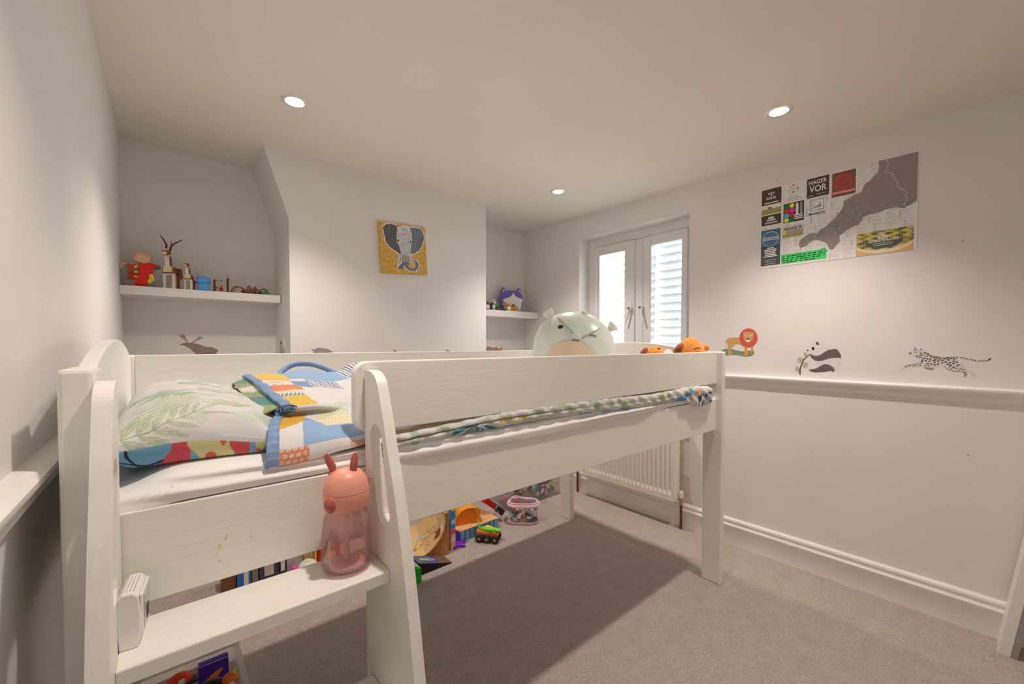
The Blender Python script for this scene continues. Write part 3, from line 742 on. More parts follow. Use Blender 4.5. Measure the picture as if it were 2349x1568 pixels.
def patch(a0, a1, v0, v1, base, fn=None, skew=0.0):
    m = (Uq > a0+skew*(Vq-v0)) & (Uq < a1+skew*(Vq-v0)) & (Vq >= v0) & (Vq < v1)
    C[m] = base
    if fn:
        k, c2, sc = fn
        u, v = Uq/sc, Vq/sc
        if k == 'dots': g = ((np.mod(u+0.5*(np.mod(np.floor(v), 2)), 1)-0.5)**2+(np.mod(v, 1)-0.5)**2) < 0.085
        elif k == 'rings':
            r2 = (np.mod(u+0.5*(np.mod(np.floor(v), 2)), 1)-0.5)**2+(np.mod(v, 1)-0.5)**2; g = (r2 < 0.11) & ~((r2 > 0.015) & (r2 < 0.045))
        elif k == 'grid': g = (np.mod(u, 1) < 0.16) | (np.mod(v, 1) < 0.16) | (((np.mod(u, 1)-0.58)**2+(np.mod(v, 1)-0.58)**2) < 0.05)
        elif k == 'dash': g = (np.mod(v, 1) < 0.32) & (np.mod(u*0.5+0.5*np.mod(np.floor(v), 2), 1) < 0.75)
        elif k == 'stripe': g = np.mod(u, 1) < 0.45
        elif k == 'check': g = (np.mod(u, 1) < 0.5) ^ (np.mod(v, 1) < 0.5)
        elif k == 'veins': g = np.mod(u+0.8*np.sin(v*2), 1) < 0.2
        C[m & g] = c2
# front drop (bottom row upwards)
patch(0, 0.055, vk[0]-1, vk[2]-0.004, coral, ('rings', px(240, 214, 196), 0.012))
patch(0.055, 0.5, vk[0]-1, vk[2]-0.004, px(222, 226, 226), ('veins', px(190, 206, 212), 0.02))
patch(0.125, 0.5, vk[0]-1, vk[1]+0.003, px(236, 150, 120))
patch(0, 0.045, vk[2]-0.004, vk[5]-0.01, lil)
patch(0.045, 0.5, vk[2]-0.004, vk[4]-0.012, den, ('veins', px(132, 152, 178), 0.03))
patch(0.07, 0.5, vk[4]-0.012, vk[5]+0.012, crm, ('grid', px(218, 168, 92), 0.0145))
m = (Uq < 0.045) & (Vq > vk[4]-0.012+Uq*0.5) & (Vq < vk[6]); C[m] = px(206, 142, 52)
m = (Uq > 0.045) & (Uq < 0.09) & (Vq > vk[4]-0.02) & (Vq < vk[4]+0.035-(Uq-0.045)*1.0); C[m] = den
patch(0, 0.07, vk[6], vk[9], white, ('stripe', px(212, 204, 204), 0.012))
patch(0.07, 0.15, vk[5]+0.012, vk[9]+0.012, skyc, ('dots', px(204, 166, 104), 0.012), 0.2)
patch(0.14, 0.5, vk[5]+0.012, vk[9]+0.012, px(216, 220, 220), ('dots', px(150, 166, 176), 0.009), 0.1)
# upper part, on the pillow
v1 = vk[9]+0.004
patch(0, 0.055, v1, v1+0.075, must, ('veins', px(222, 170, 84), 0.012))
patch(0.055, 0.5, v1, v1+0.09, mint, ('dots', px(190, 206, 196), 0.01))
patch(0, 0.055, v1+0.075, v1+0.10, px(228, 224, 214), ('check', px(60, 88, 128), 0.009), 0.05)
patch(0, 0.055, v1+0.10, v1+0.135, crm, ('grid', px(222, 182, 110), 0.0145))
patch(0, 0.07, v1+0.135, v1+0.20, coral, ('dash', px(240, 200, 180), 0.009))
patch(0.07, 0.5, v1+0.09, v1+0.17, px(224, 216, 210))
m = np.abs(Vq-(v1+0.16+0.05*np.sin((Uq-0.06)*16))) < 0.006; m &= (Uq > 0.07); C[m] = px(236, 160, 138)
patch(0, 0.06, v1+0.20, v1+0.29, white)
m = (np.abs(Vq-(v1+0.24)) < 0.012*np.sin(np.clip(Uq/0.05, 0, 1)*math.pi)); C[m] = px(222, 150, 70)
patch(0.06, 0.11, v1+0.17, v1+0.30, blue2, None, 0.1)
patch(0.11, 0.22, v1+0.19, v1+0.33, px(230, 214, 186), ('stripe', px(92, 108, 132), 0.011), 0.1)
patch(0.22, 0.5, v1+0.17, v1+0.33, px(230, 218, 204), ('veins', px(216, 200, 184), 0.02))
patch(0, 0.08, v1+0.29, v1+0.6, px(216, 158, 72))
patch(0.08, 0.27, v1+0.33, v1+0.6, den)
patch(0.27, 0.36, v1+0.33, v1+0.6, px(226, 222, 216), ('stripe', px(70, 84, 110), 0.012))
patch(0.36, 0.5, v1+0.33, v1+0.6, px(214, 156, 60), ('veins', px(226, 178, 90), 0.014))
m = ((Uq-0.30)**2+(Vq-(v1+0.27))**2) < 0.018**2; C[m] = px(226, 96, 60)
m = ((Uq-0.39)**2+(Vq-(v1+0.20))**2) < 0.022**2; C[m] = px(220, 160, 60)
part('patchwork', MB().grid(Q), FAB, qt, world=True, smooth='all', colors=fab(C), solid=0.007)
DEN = mat('blue_binding', px(120, 136, 162, 0.70), rough=0.85, var=0.06, vscale=60, bump=0.4, bscale=300, spec=0.15)
Qb = quilt_surface(np.linspace(-0.020, 0.002, 9)); Qb[..., 2] += 0.003*np.sin(np.linspace(0, math.pi, 9))[:, None]+0.0012*np.sin(np.arange(Qb.shape[1])*0.55)[None, :]
Qb[..., 1] -= 0.0015
part('binding', MB().grid(Qb), DEN, qt, world=True, smooth='all', solid=0.009)
Qc = quilt_surface(np.linspace(-0.048, -0.010, 14))[:, 10*NS:15*NS]; Qc[..., 2] -= 0.004+np.linspace(0.016, 0.0, 14)[:, None]
uu, vv = Qc[..., 0].ravel(), Qc[..., 1].ravel(); Cc = np.tile(np.array(px(140, 140, 96)), (uu.size, 1)); Cc[np.sin(vv*24+uu*40) > 0.55] = px(84, 122, 116); Cc[np.sin(vv*24+uu*40) < -0.75] = px(198, 188, 166)
part('reverse_side', MB().grid(Qc), FAB, qt, world=True, smooth='all', colors=fab(Cc), solid=0.004)
arcp = smooth_path([(0.27, 1.50, 1.075), (0.30, 1.585, 1.09), (0.345, 1.62, 1.108), (0.40, 1.615, 1.107), (0.45, 1.57, 1.085), (0.47, 1.53, 1.07)], 6)
part('binding', MB().tube([tuple(p) for p in arcp], 0.009, 8), DEN, qt, world=True, smooth=True)
G = {
'lion_base':[(-0.0201,0.0456),(-0.0014,0.0533),(0.0201,0.0527),(0.037,0.0521),(0.065,0.0436),(0.0856,0.0402),(0.1126,0.0398),(0.1391,0.0459),(0.1549,0.0432),(0.1596,0.0305),(0.1552,0.0191),(0.1395,0.0116),(0.1197,0.0083),(0.0996,0.01),(0.0722,0.0152),(0.0459,0.0176),(0.0205,0.0134),(0.002,0.013),(-0.0169,0.0156)],
'lion_body':[(0.0039,0.098),(0.008,0.1084),(0.0193,0.1172),(0.0363,0.12),(0.0778,0.1209),(0.0915,0.1178),(0.103,0.0614),(0.0852,0.0758),(0.0646,0.0809),(0.0563,0.0801),(0.0425,0.0625),(0.03,0.0535),(0.0287,0.0402),(0.0387,0.0315),(0.0374,0.0196),(0.0205,0.0171),(0.0175,0.0326),(0.0187,0.0534),(0.0127,0.0786),(0.0068,0.092)],
'lion_tail':[(0.0038,0.101),(-0.0011,0.0891),(0.0006,0.0712),(0.0036,0.0548),(0.0072,0.0548),(0.0042,0.0712),(0.0028,0.0891),(0.0075,0.098)],
'lion_leg1':[(0.1056,0.07),(0.123,0.0701),(0.1219,0.0457),(0.1249,0.0156),(0.1063,0.0123),(0.1072,0.0455)],
'lion_leg2':[(0.1408,0.0702),(0.1526,0.0716),(0.1523,0.0446),(0.1471,0.0346),(0.1407,0.0288),(0.1353,0.0358),(0.1424,0.0445)],
'lion_mane':[(0.1753,0.1161),(0.1743,0.104),(0.171,0.0926),(0.1655,0.0823),(0.1581,0.0736),(0.1492,0.0671),(0.1391,0.063),(0.1284,0.0615),(0.1176,0.0628),(0.1072,0.0669),(0.0978,0.0735),(0.0898,0.0823),(0.0838,0.0929),(0.08,0.1048),(0.0786,0.1172),(0.0797,0.1297),(0.0832,0.1414),(0.089,0.1519),(0.0967,0.1605),(0.106,0.1669),(0.1163,0.1707),(0.127,0.1718),(0.1378,0.1701),(0.1479,0.1657),(0.157,0.159),(0.1646,0.1502),(0.1704,0.1397),(0.174,0.1282)],
'lion_face':[(0.0979,0.1466),(0.1046,0.1508),(0.126,0.1518),(0.1497,0.1491),(0.1601,0.1453),(0.1538,0.1341),(0.1514,0.1114),(0.1399,0.093),(0.1254,0.0887),(0.1107,0.0945),(0.1031,0.1119),(0.1008,0.135)],
'lion_white0':[(0.1167,0.129),(0.1158,0.1261),(0.1135,0.1241),(0.1103,0.1234),(0.1071,0.1242),(0.1047,0.1263),(0.1038,0.1292),(0.1046,0.1321),(0.107,0.1342),(0.1102,0.1349),(0.1134,0.134),(0.1158,0.1319)],
'lion_white1':[(0.1464,0.1285),(0.1456,0.1257),(0.1433,0.1237),(0.1402,0.1229),(0.137,0.1237),(0.1347,0.1259),(0.1338,0.1287),(0.1346,0.1316),(0.1369,0.1336),(0.14,0.1343),(0.1432,0.1335),(0.1455,0.1314)],
'lion_white2':[(0.1365,0.1009),(0.135,0.0977),(0.1309,0.0953),(0.1253,0.0945),(0.1197,0.0954),(0.1155,0.0978),(0.1139,0.101),(0.1154,0.1042),(0.1195,0.1066),(0.1252,0.1074),(0.1308,0.1065),(0.1349,0.1041)],
'lion_dark0':[(0.1129,0.1283),(0.1124,0.1267),(0.1111,0.1256),(0.1094,0.1257),(0.1081,0.1267),(0.1076,0.1284),(0.1081,0.1301),(0.1094,0.1311),(0.111,0.1311),(0.1124,0.13)],
'lion_dark1':[(0.1427,0.1279),(0.1423,0.1262),(0.141,0.1252),(0.1393,0.1252),(0.138,0.1263),(0.1375,0.128),(0.138,0.1296),(0.1393,0.1307),(0.1409,0.1306),(0.1422,0.1296)],
'lion_dark2':[(0.1331,0.1116),(0.1316,0.1094),(0.1276,0.1081),(0.1227,0.1082),(0.1187,0.1096),(0.1171,0.1118),(0.1186,0.1139),(0.1226,0.1153),(0.1275,0.1152),(0.1315,0.1138)],
'panda_body':[(0.0768,0.1499),(0.0842,0.1589),(0.0991,0.1666),(0.1202,0.1691),(0.1462,0.164),(0.1667,0.1527),(0.182,0.1403),(0.1952,0.1218),(0.2024,0.1021),(0.2057,0.08),(0.205,0.0577),(0.1994,0.0389),(0.1936,0.0274),(0.1786,0.0242),(0.1635,0.0234),(0.1118,0.0182),(0.1019,0.0396),(0.1036,0.0692),(0.1,0.0999),(0.0871,0.1035),(0.0763,0.1097),(0.0608,0.1251),(0.0586,0.129),(0.0673,0.1343),(0.0738,0.1356)],
'panda_arm':[(0.0719,0.1097),(0.0741,0.1123),(0.085,0.1034),(0.1,0.1005),(0.1158,0.1041),(0.1313,0.1184),(0.1497,0.1312),(0.172,0.1365),(0.184,0.1366),(0.1952,0.1206),(0.2014,0.1046),(0.203,0.0935),(0.1877,0.0937),(0.1666,0.0926),(0.1472,0.0877),(0.1267,0.0776),(0.1089,0.0745),(0.0918,0.0791),(0.0787,0.0917)],
'panda_leg':[(0.0687,0.0277),(0.0752,0.0306),(0.0956,0.0341),(0.1062,0.0398),(0.1218,0.0519),(0.1352,0.0601),(0.1476,0.0593),(0.1631,0.0523),(0.1734,0.0414),(0.1775,0.0304),(0.1716,0.0226),(0.1594,0.027),(0.1327,0.0199),(0.0905,0.0158),(0.0775,0.0203)],
'panda_ear':[(0.0979,0.1731),(0.1054,0.173),(0.1107,0.1653),(0.1098,0.1564),(0.1035,0.1564),(0.0986,0.1628)],
'panda_eye':[(0.092,0.1383),(0.0913,0.1338),(0.0892,0.1305),(0.0862,0.1293),(0.0833,0.1304),(0.0811,0.1337),(0.0802,0.1383),(0.0809,0.1428),(0.0831,0.1461),(0.086,0.1473),(0.089,0.1461),(0.0912,0.1428)],
'panda_nose':[(0.0666,0.129),(0.0654,0.127),(0.0625,0.1261),(0.0595,0.1269),(0.0583,0.129),(0.0595,0.131),(0.0624,0.1319),(0.0653,0.1311)],
'panda_stem':[(0.0277,-0.0007),(0.0262,0.0217),(0.0283,0.035),(0.0342,0.0537),(0.0422,0.0789),(0.0558,0.0963),(0.0709,0.1096),(0.0731,0.1071),(0.0591,0.0925),(0.0467,0.0765),(0.0387,0.0513),(0.034,0.03),(0.0333,-0.0003)],
'panda_leaf0':[(0.0605,0.1081),(0.0595,0.1026),(0.0565,0.0985),(0.0524,0.0969),(0.0483,0.0983),(0.0452,0.1023),(0.044,0.1078),(0.0451,0.1134),(0.048,0.1175),(0.0521,0.1191),(0.0563,0.1177),(0.0593,0.1137)],
'panda_leaf1':[(0.0466,0.0778),(0.0453,0.0709),(0.0412,0.0653),(0.0352,0.062),(0.0285,0.0618),(0.0224,0.0647),(0.0181,0.07),(0.0165,0.0769),(0.0179,0.0838),(0.022,0.0894),(0.0281,0.0926),(0.0348,0.0928),(0.0408,0.0899),(0.0451,0.0845)],
'panda_leaf2':[(0.0673,0.0524),(0.066,0.0447),(0.0621,0.0384),(0.0565,0.0347),(0.0501,0.0345),(0.0443,0.0376),(0.0402,0.0436),(0.0387,0.0513),(0.04,0.059),(0.0439,0.0653),(0.0496,0.0689),(0.056,0.0691),(0.0618,0.0659),(0.0658,0.0599)],
'panda_leaf3':[(0.0272,0.0297),(0.0261,0.0204),(0.0227,0.0134),(0.0179,0.0107),(0.0131,0.0129),(0.0095,0.0196),(0.0081,0.0288),(0.0092,0.0382),(0.0127,0.0451),(0.0174,0.0478),(0.0223,0.0455),(0.0258,0.0389)],
'leopard_body':[(0.0286,0.1032),(0.0292,0.1109),(0.0394,0.1225),(0.0461,0.134),(0.0515,0.134),(0.0584,0.1274),(0.0638,0.1294),(0.0692,0.1304),(0.072,0.121),(0.0855,0.1146),(0.1028,0.1028),(0.1223,0.0977),(0.1477,0.0955),(0.1725,0.0988),(0.1909,0.0974),(0.2149,0.0891),(0.2327,0.0826),(0.25,0.084),(0.2614,0.087),(0.2708,0.095),(0.2714,0.0924),(0.2637,0.0836),(0.2443,0.0786),(0.2304,0.0781),(0.2091,0.0837),(0.1849,0.0892),(0.1764,0.0881),(0.19,0.0741),(0.1976,0.0547),(0.2038,0.0443),(0.2216,0.0425),(0.23,0.0315),(0.2291,0.0173),(0.2209,0.016),(0.2184,0.0238),(0.2123,0.0341),(0.1979,0.0369),(0.1797,0.036),(0.1611,0.0423),(0.1484,0.0527),(0.1395,0.0614),(0.1358,0.0549),(0.1166,0.0513),(0.0918,0.0521),(0.0732,0.0513),(0.0543,0.0486),(0.0364,0.0498),(0.0226,0.0434),(0.0116,0.0323),(0.0016,0.0367),(0.0057,0.0446),(0.0224,0.0569),(0.0431,0.0644),(0.0594,0.0697),(0.0619,0.0793),(0.0536,0.0923),(0.0398,0.0967),(0.0301,0.0994)],
'leopard_far1':[(0.0759,0.0505),(0.0945,0.0485),(0.1089,0.0473),(0.109,0.0398),(0.0947,0.0373),(0.0827,0.0423)],
'leopard_far2':[(0.1382,0.0595),(0.1485,0.0472),(0.1674,0.0372),(0.1955,0.0368),(0.2052,0.0337),(0.2066,0.0195),(0.1983,0.0128),(0.1971,0.0154),(0.1981,0.0262),(0.1931,0.034),(0.1675,0.0336),(0.1486,0.0417),(0.1396,0.0541)],
'leopard_tip':[(0.2614,0.0878),(0.2691,0.095),(0.2714,0.0933),(0.2637,0.0827)],
'leopard_back':[(0.072,0.12),(0.0855,0.1146),(0.1028,0.1028),(0.1223,0.0977),(0.1477,0.0955),(0.1725,0.0988),(0.1787,0.0962),(0.1479,0.0855),(0.1161,0.0809),(0.0964,0.0933),(0.0829,0.1061)],
'leopard_spots':[(0.0815,0.1127),(0.0909,0.1072),(0.1002,0.0981),(0.1101,0.0937),(0.1185,0.0939),(0.1263,0.0885),(0.1403,0.0889),(0.149,0.0928),(0.1591,0.0912),(0.1678,0.0897),(0.0884,0.0978),(0.0804,0.0995),(0.0743,0.1069),(0.0779,0.0882),(0.0879,0.0866),(0.0971,0.0859),(0.1071,0.0787),(0.1135,0.0826),(0.1226,0.0774),(0.1347,0.0805),(0.1523,0.0838),(0.0834,0.078),(0.0727,0.0805),(0.0715,0.072),(0.0953,0.0765),(0.1111,0.0715),(0.1336,0.0704),(0.1443,0.0744),(0.0896,0.066),(0.1008,0.0637),(0.1113,0.0613),(0.1209,0.0644),(0.1501,0.0655),(0.1569,0.0721),(0.1669,0.0697),(0.1673,0.0788),(0.176,0.0746),(0.1583,0.0612),(0.1805,0.063),(0.1671,0.0525),(0.161,0.0477),(0.1746,0.0484),(0.1559,0.0548),(0.1769,0.0575),(0.1874,0.0489),(0.1827,0.0424),(0.1924,0.0438),(0.1996,0.045),(0.0837,0.0574),(0.093,0.0559),(0.0581,0.0649),(0.0459,0.0616),(0.0521,0.0571),(0.0676,0.0643),(0.0664,0.0567),(0.0446,0.0539),(0.0363,0.0584),(0.0336,0.0535),(0.028,0.0562),(0.0225,0.0492),(0.0176,0.0509),(0.0668,0.1124),(0.0669,0.1068),(0.0562,0.099),(0.0643,0.0992),(0.0697,0.1002),(0.0549,0.0942),(0.0631,0.0916),(0.0698,0.0927),(0.0476,0.1245),(0.0544,0.1265),(0.0518,0.1154),(0.0679,0.1275),(0.0488,0.134),(0.1763,0.0944),(0.1885,0.0947),(0.197,0.0922),(0.2042,0.0897),(0.2138,0.0882),(0.2209,0.0858),(0.228,0.0833),(0.2374,0.081),(0.2443,0.083),(0.2512,0.0823),(0.258,0.083)],
'leopard_nose':[(0.0382,0.1101),(0.0368,0.1079),(0.0334,0.1069),(0.03,0.1078),(0.0285,0.1099),(0.0299,0.1121),(0.0333,0.113),(0.0368,0.1122)],
'moose_body':[(-0.0003,0.1771),(0.0133,0.186),(0.0327,0.1896),(0.0601,0.1871),(0.0859,0.1796),(0.112,0.1668),(0.1408,0.1642),(0.1698,0.1485),(0.1611,0.1263),(0.1647,0.0837),(0.1673,-0.0412),(0.1547,-0.0404),(0.1436,0.0636),(0.0985,0.0702),(0.089,-0.0363),(0.0769,-0.0356),(0.0749,0.1063),(0.0692,0.1276),(0.0439,0.1571),(0.0208,0.1731)],
'moose_antler1':[(-0.0033,0.2314),(0.0217,0.2342),(0.031,0.212),(0.0385,0.1881),(0.0327,0.1881),(0.0212,0.202),(0.006,0.2167)],
'moose_antler2':[(0.0483,0.1881),(0.0543,0.1946),(0.0723,0.2073),(0.0805,0.2251),(0.1066,0.2178),(0.0964,0.2101),(0.0762,0.1998),(0.0542,0.1861)],
'rhino':[(0.0055,0.1553),(0.0312,0.1523),(0.0339,0.1607),(0.0522,0.1606),(0.0732,0.1576),(0.0946,0.1546),(0.1215,0.1373),(0.1259,0.031),(0.1089,-0.0371),(0.0927,-0.0361),(0.0879,0.0211),(0.0455,0.023),(0.0398,-0.0329),(0.0242,-0.032),(0.0203,0.0911),(0.0103,0.1247),(0.0208,0.1401)],
'fin1':[(0.0046,0.1519),(0.0245,0.1372),(0.0613,0.11),(0.095,0.0125),(0.0807,-0.0642),(0.0602,-0.063),(0.0539,0.0142),(0.0071,0.0225),(-0.0001,-0.0594),(-0.0166,-0.0584),(-0.0191,0.0486),(0.0011,0.111),(0.0045,0.1374)],
'fin2':[(0.0089,0.1473),(0.0223,0.1417),(0.0439,0.1366),(0.0868,0.1032),(0.1028,-0.003),(0.0861,-0.0868),(0.0657,-0.0856),(0.0619,-0.0013),(0.0138,0.0076),(0.0055,-0.082),(-0.0142,-0.0808),(-0.0096,0.0704),(0.0144,0.132)],
'bear':[(0.0081,0.1288),(0.0156,0.1503),(0.0318,0.1632),(0.0588,0.1588),(0.0915,0.1499),(0.1192,0.1568),(0.1471,0.1452),(0.1696,0.1344),(0.1752,0.1539),(0.1946,0.1502),(0.19,0.1182),(0.1695,0.0739),(0.1358,0.0569),(0.1356,-0.0759),(0.1023,-0.0743),(0.0914,0.014),(0.0477,0.0153),(0.0367,-0.0713),(0.0099,-0.0701),(0.0048,0.0425)],
'eleph_frame':[(-0.0147,0.3),(0.2969,0.3188),(0.3142,0.0124),(0.0065,-0.0083)],
'eleph_ear1':[(0.0131,0.271),(0.0341,0.2922),(0.0644,0.3008),(0.1013,0.2961),(0.1073,0.2737),(0.1008,0.2315),(0.1037,0.1968),(0.1191,0.1698),(0.1315,0.1362),(0.1282,0.115),(0.1157,0.128),(0.094,0.1366),(0.0573,0.1573),(0.0333,0.1825),(0.0217,0.2295)],
'eleph_ear2':[(0.1902,0.2977),(0.2296,0.3064),(0.2629,0.3049),(0.2865,0.2816),(0.2914,0.2456),(0.2792,0.2006),(0.2554,0.1633),(0.2153,0.1332),(0.1989,0.1339),(0.1959,0.1696),(0.206,0.2133),(0.203,0.267)],
'eleph_head':[(0.1073,0.2737),(0.1262,0.2919),(0.1516,0.2996),(0.1772,0.2983),(0.1966,0.2839),(0.2029,0.2489),(0.206,0.2133),(0.1927,0.1781),(0.199,0.14),(0.189,0.1025),(0.1921,0.0788),(0.1374,0.0747),(0.1314,0.1184),(0.1223,0.1644),(0.1037,0.2027),(0.1008,0.2315)],
'eleph_trunk':[(0.1376,0.0955),(0.189,0.1025),(0.1921,0.0788),(0.1823,0.0716),(0.1757,0.0527),(0.1984,0.0404),(0.2214,0.0462),(0.2348,0.063),(0.2283,0.0835),(0.2118,0.0995),(0.235,0.0996),(0.2516,0.0773),(0.2514,0.0498),(0.2279,0.0257),(0.195,0.022),(0.1659,0.0366),(0.15,0.0555),(0.1435,0.0279),(0.1072,0.0237),(0.1183,0.0486),(0.1374,0.0718)],
'eleph_tusk1':[(0.1126,0.1275),(0.1251,0.1145),(0.1152,0.0541),(0.1043,0.0498)],
'eleph_tusk2':[(0.1956,0.1274),(0.2054,0.1228),(0.2182,0.061),(0.2083,0.0628)],
'eleph_orn1':[(0.1755,0.2831),(0.1725,0.2758),(0.1642,0.2694),(0.153,0.2657),(0.1419,0.2655),(0.1338,0.2689),(0.1309,0.275),(0.1339,0.2822),(0.142,0.2886),(0.1532,0.2924),(0.1643,0.2927),(0.1725,0.2893)],
'eleph_orn2':[(0.1276,0.2627),(0.1338,0.249),(0.1512,0.2416),(0.1673,0.2518),(0.1787,0.2747),(0.1739,0.2798),(0.1641,0.2602),(0.1481,0.2544),(0.1355,0.2611)],
'eleph_eye1':[(0.12,0.2053),(0.118,0.1998),(0.1131,0.1968),(0.1082,0.1982),(0.1062,0.2031),(0.1083,0.2086),(0.1132,0.2116),(0.118,0.2102)],
'eleph_eye2':[(0.202,0.2112),(0.2003,0.2062),(0.1961,0.2036),(0.192,0.2049),(0.1903,0.2093),(0.192,0.2142),(0.1962,0.2168),(0.2003,0.2156)],
'eleph_orn0':[(0.1933,0.2833),(0.1891,0.2734),(0.1774,0.2641),(0.1606,0.2571),(0.1421,0.2539),(0.1257,0.255),(0.1144,0.2602),(0.1104,0.2684),(0.1145,0.2781),(0.1259,0.2873),(0.1424,0.2944),(0.1608,0.2978),(0.1776,0.2968),(0.1892,0.2917)],
'poster_frame':[(0.0006,0.4385),(0.6284,0.4261),(0.6326,-0.0079),(0.0008,0.0033)],
'poster_map':[(0.4962,0.4305),(0.5233,0.4272),(0.6284,0.4261),(0.6277,0.2108),(0.6003,0.197),(0.5864,0.1871),(0.5605,0.1994),(0.5253,0.1985),(0.4954,0.1899),(0.4677,0.1886),(0.4426,0.1823),(0.4397,0.1667),(0.4303,0.1524),(0.4078,0.145),(0.3815,0.134),(0.3684,0.12),(0.355,0.11),(0.3587,0.084),(0.3419,0.0659),(0.3284,0.047),(0.3143,0.0559),(0.3033,0.0859),(0.2781,0.1036),(0.2488,0.1136),(0.2305,0.0995),(0.2194,0.0882),(0.193,0.0805),(0.1851,0.0945),(0.1867,0.1166),(0.1962,0.1283),(0.2187,0.1417),(0.2335,0.1497),(0.2631,0.1415),(0.2773,0.1603),(0.2951,0.1651),(0.3159,0.1863),(0.3365,0.2029),(0.3566,0.232),(0.3681,0.2543),(0.3694,0.2791),(0.3893,0.2863),(0.4088,0.2975),(0.4345,0.3027),(0.4406,0.3173),(0.4466,0.3358),(0.4683,0.3495),(0.4804,0.3659),(0.4955,0.3771),(0.4983,0.3961)],
'poster_river':[(0.5233,0.4272),(0.531,0.405),(0.5254,0.3834),(0.5167,0.3744),(0.5346,0.3648),(0.5435,0.358),(0.5526,0.3318),(0.5645,0.3089),(0.5633,0.2937),(0.5822,0.2729),(0.5966,0.2573),(0.5883,0.2481),(0.597,0.2266),(0.5889,0.2096),(0.5776,0.2086)],
'poster_dead':[(0.0072,0.4295),(0.1016,0.4268),(0.1001,0.2303),(0.0053,0.2338)],
'poster_deadphoto':[(0.006,0.3513),(0.1004,0.3594),(0.0995,0.272),(0.0048,0.2754)],
'poster_ppp':[(0.1136,0.4338),(0.2072,0.4284),(0.2048,0.3315),(0.1129,0.3331)],
'poster_hager':[(0.2177,0.4297),(0.3108,0.424),(0.3087,0.3251),(0.2161,0.3329)],
'poster_red':[(0.323,0.4232),(0.415,0.4222),(0.4126,0.3047),(0.3212,0.3067)],
'poster_palette':[(0.1118,0.3288),(0.2049,0.3248),(0.2055,0.2245),(0.1123,0.2275)],
'poster_mav':[(0.2323,0.3175),(0.2901,0.3151),(0.2894,0.2636),(0.2339,0.2599)],
'poster_mavtxt':[(0.2265,0.2528),(0.2975,0.2486),(0.2976,0.2378),(0.2267,0.2409)],
'poster_radius':[(0.1093,0.2098),(0.2035,0.2049),(0.2027,0.1493),(0.1093,0.1452)],
'poster_sessions':[(0.0043,0.2087),(0.0996,0.2049),(0.0997,0.0126),(0.005,0.0099)],
'poster_green':[(0.1043,0.0629),(0.3037,0.0556),(0.3026,0.0083),(0.1029,0.0121)],
'poster_ramps':[(0.4213,0.1071),(0.6199,0.1028),(0.6202,-0.0038),(0.4213,0.0019)],
'poster_hagtxt':[(0.2242,0.4189),(0.3022,0.4126),(0.3025,0.3911),(0.2245,0.3976)],
'poster_vortxt':[(0.2265,0.3896),(0.3008,0.3873),(0.3013,0.3507),(0.2269,0.3586)],
'poster_rampstxt':[(0.4663,0.0716),(0.5742,0.0624),(0.5744,0.0488),(0.4666,0.0554)],
'poster_sesstxt':[(0.0117,0.1714),(0.0886,0.1655),(0.0889,0.1445),(0.012,0.1498)],
'poster_radtxt':[(0.1168,0.1967),(0.1837,0.1959),(0.1839,0.1869),(0.1169,0.1874)],
'poster_dots':[(0.5201,0.4048),(0.4983,0.3941),(0.4468,0.3224),(0.4612,0.3093),(0.5596,0.256),(0.3943,0.2787),(0.3812,0.2718),(0.4205,0.2676),(0.4543,0.2486),(0.5173,0.238),(0.5131,0.2181),(0.4656,0.2242),(0.3917,0.2358),(0.4222,0.22),(0.4051,0.2139),(0.3567,0.2277),(0.3482,0.2213),(0.3904,0.2079),(0.4053,0.1993),(0.436,0.2023),(0.4329,0.1948),(0.455,0.2026),(0.362,0.2075),(0.3503,0.1964),(0.3875,0.1786),(0.4185,0.1847),(0.4249,0.1885),(0.4294,0.1703),(0.3231,0.1753),(0.3602,0.1692),(0.3099,0.165),(0.3181,0.1559),(0.325,0.1587),(0.3577,0.1538),(0.3024,0.1528),(0.3253,0.1403),(0.341,0.1277),(0.3479,0.1241),(0.2447,0.1452),(0.2685,0.1425),(0.2578,0.1303),(0.3733,0.1265),(0.2266,0.1135),(0.2304,0.1061),(0.1898,0.1138),(0.3013,0.1026),(0.5886,0.225),(0.5903,0.2092),(0.5891,0.198)],
'poster_star':[(0.2922,0.0663),(0.2974,0.0533),(0.3092,0.0469),(0.2986,0.0427),(0.2963,0.0288),(0.289,0.0417),(0.2771,0.042),(0.2853,0.051),(0.2794,0.0643),(0.2895,0.0573)],
}
# ================================================================== stickers, canvas and poster
def on_wall(wall):
    """frame of a wall: origin plane, right-hand direction, up, outward normal"""
    if wall == 'right': return lambda a0, z0: ((XR, a0, z0), (0, -1, 0), (0, 0, 1), (-1, 0, 0))
    if wall == 'alcove': return lambda a0, z0: ((a0, YA, z0), (1, 0, 0), (0, 0, 1), (0, -1, 0))
    return lambda a0, z0: ((a0, YB, z0), (1, 0, 0), (0, 0, 1), (0, -1, 0))
def ink(name, c): return mat('ink_'+name, c, rough=0.7, var=0.06, vscale=90, spec=0.2)
def sticker(name, label, cat, fr, layers):
    t = thing(name, label, cat, fr[0])
    for i, (pn, polys, m) in enumerate(layers):
        mb = MB()
        for p in polys: mb.prism(p, fr[0], fr[1], fr[2], fr[3], 0.0003+0.0002*i)
        part(pn, mb, m, t, world=True, kind='stuff' if pn in ('mane_stroke', 'leaf_vein', 'spot', 'leaf', 'eye_white', 'eye_and_nose', 'dark_fur', 'leg') and len(polys) > 4 else None)
    return t
tanI = ink('tan', px(178, 128, 78)); orI = ink('orange_tan', px(190, 122, 66)); redI = ink('brick_red', px(178, 76, 62)); grnI = ink('moss', px(108, 118, 92)); whI = ink('white', px(222, 214, 208))
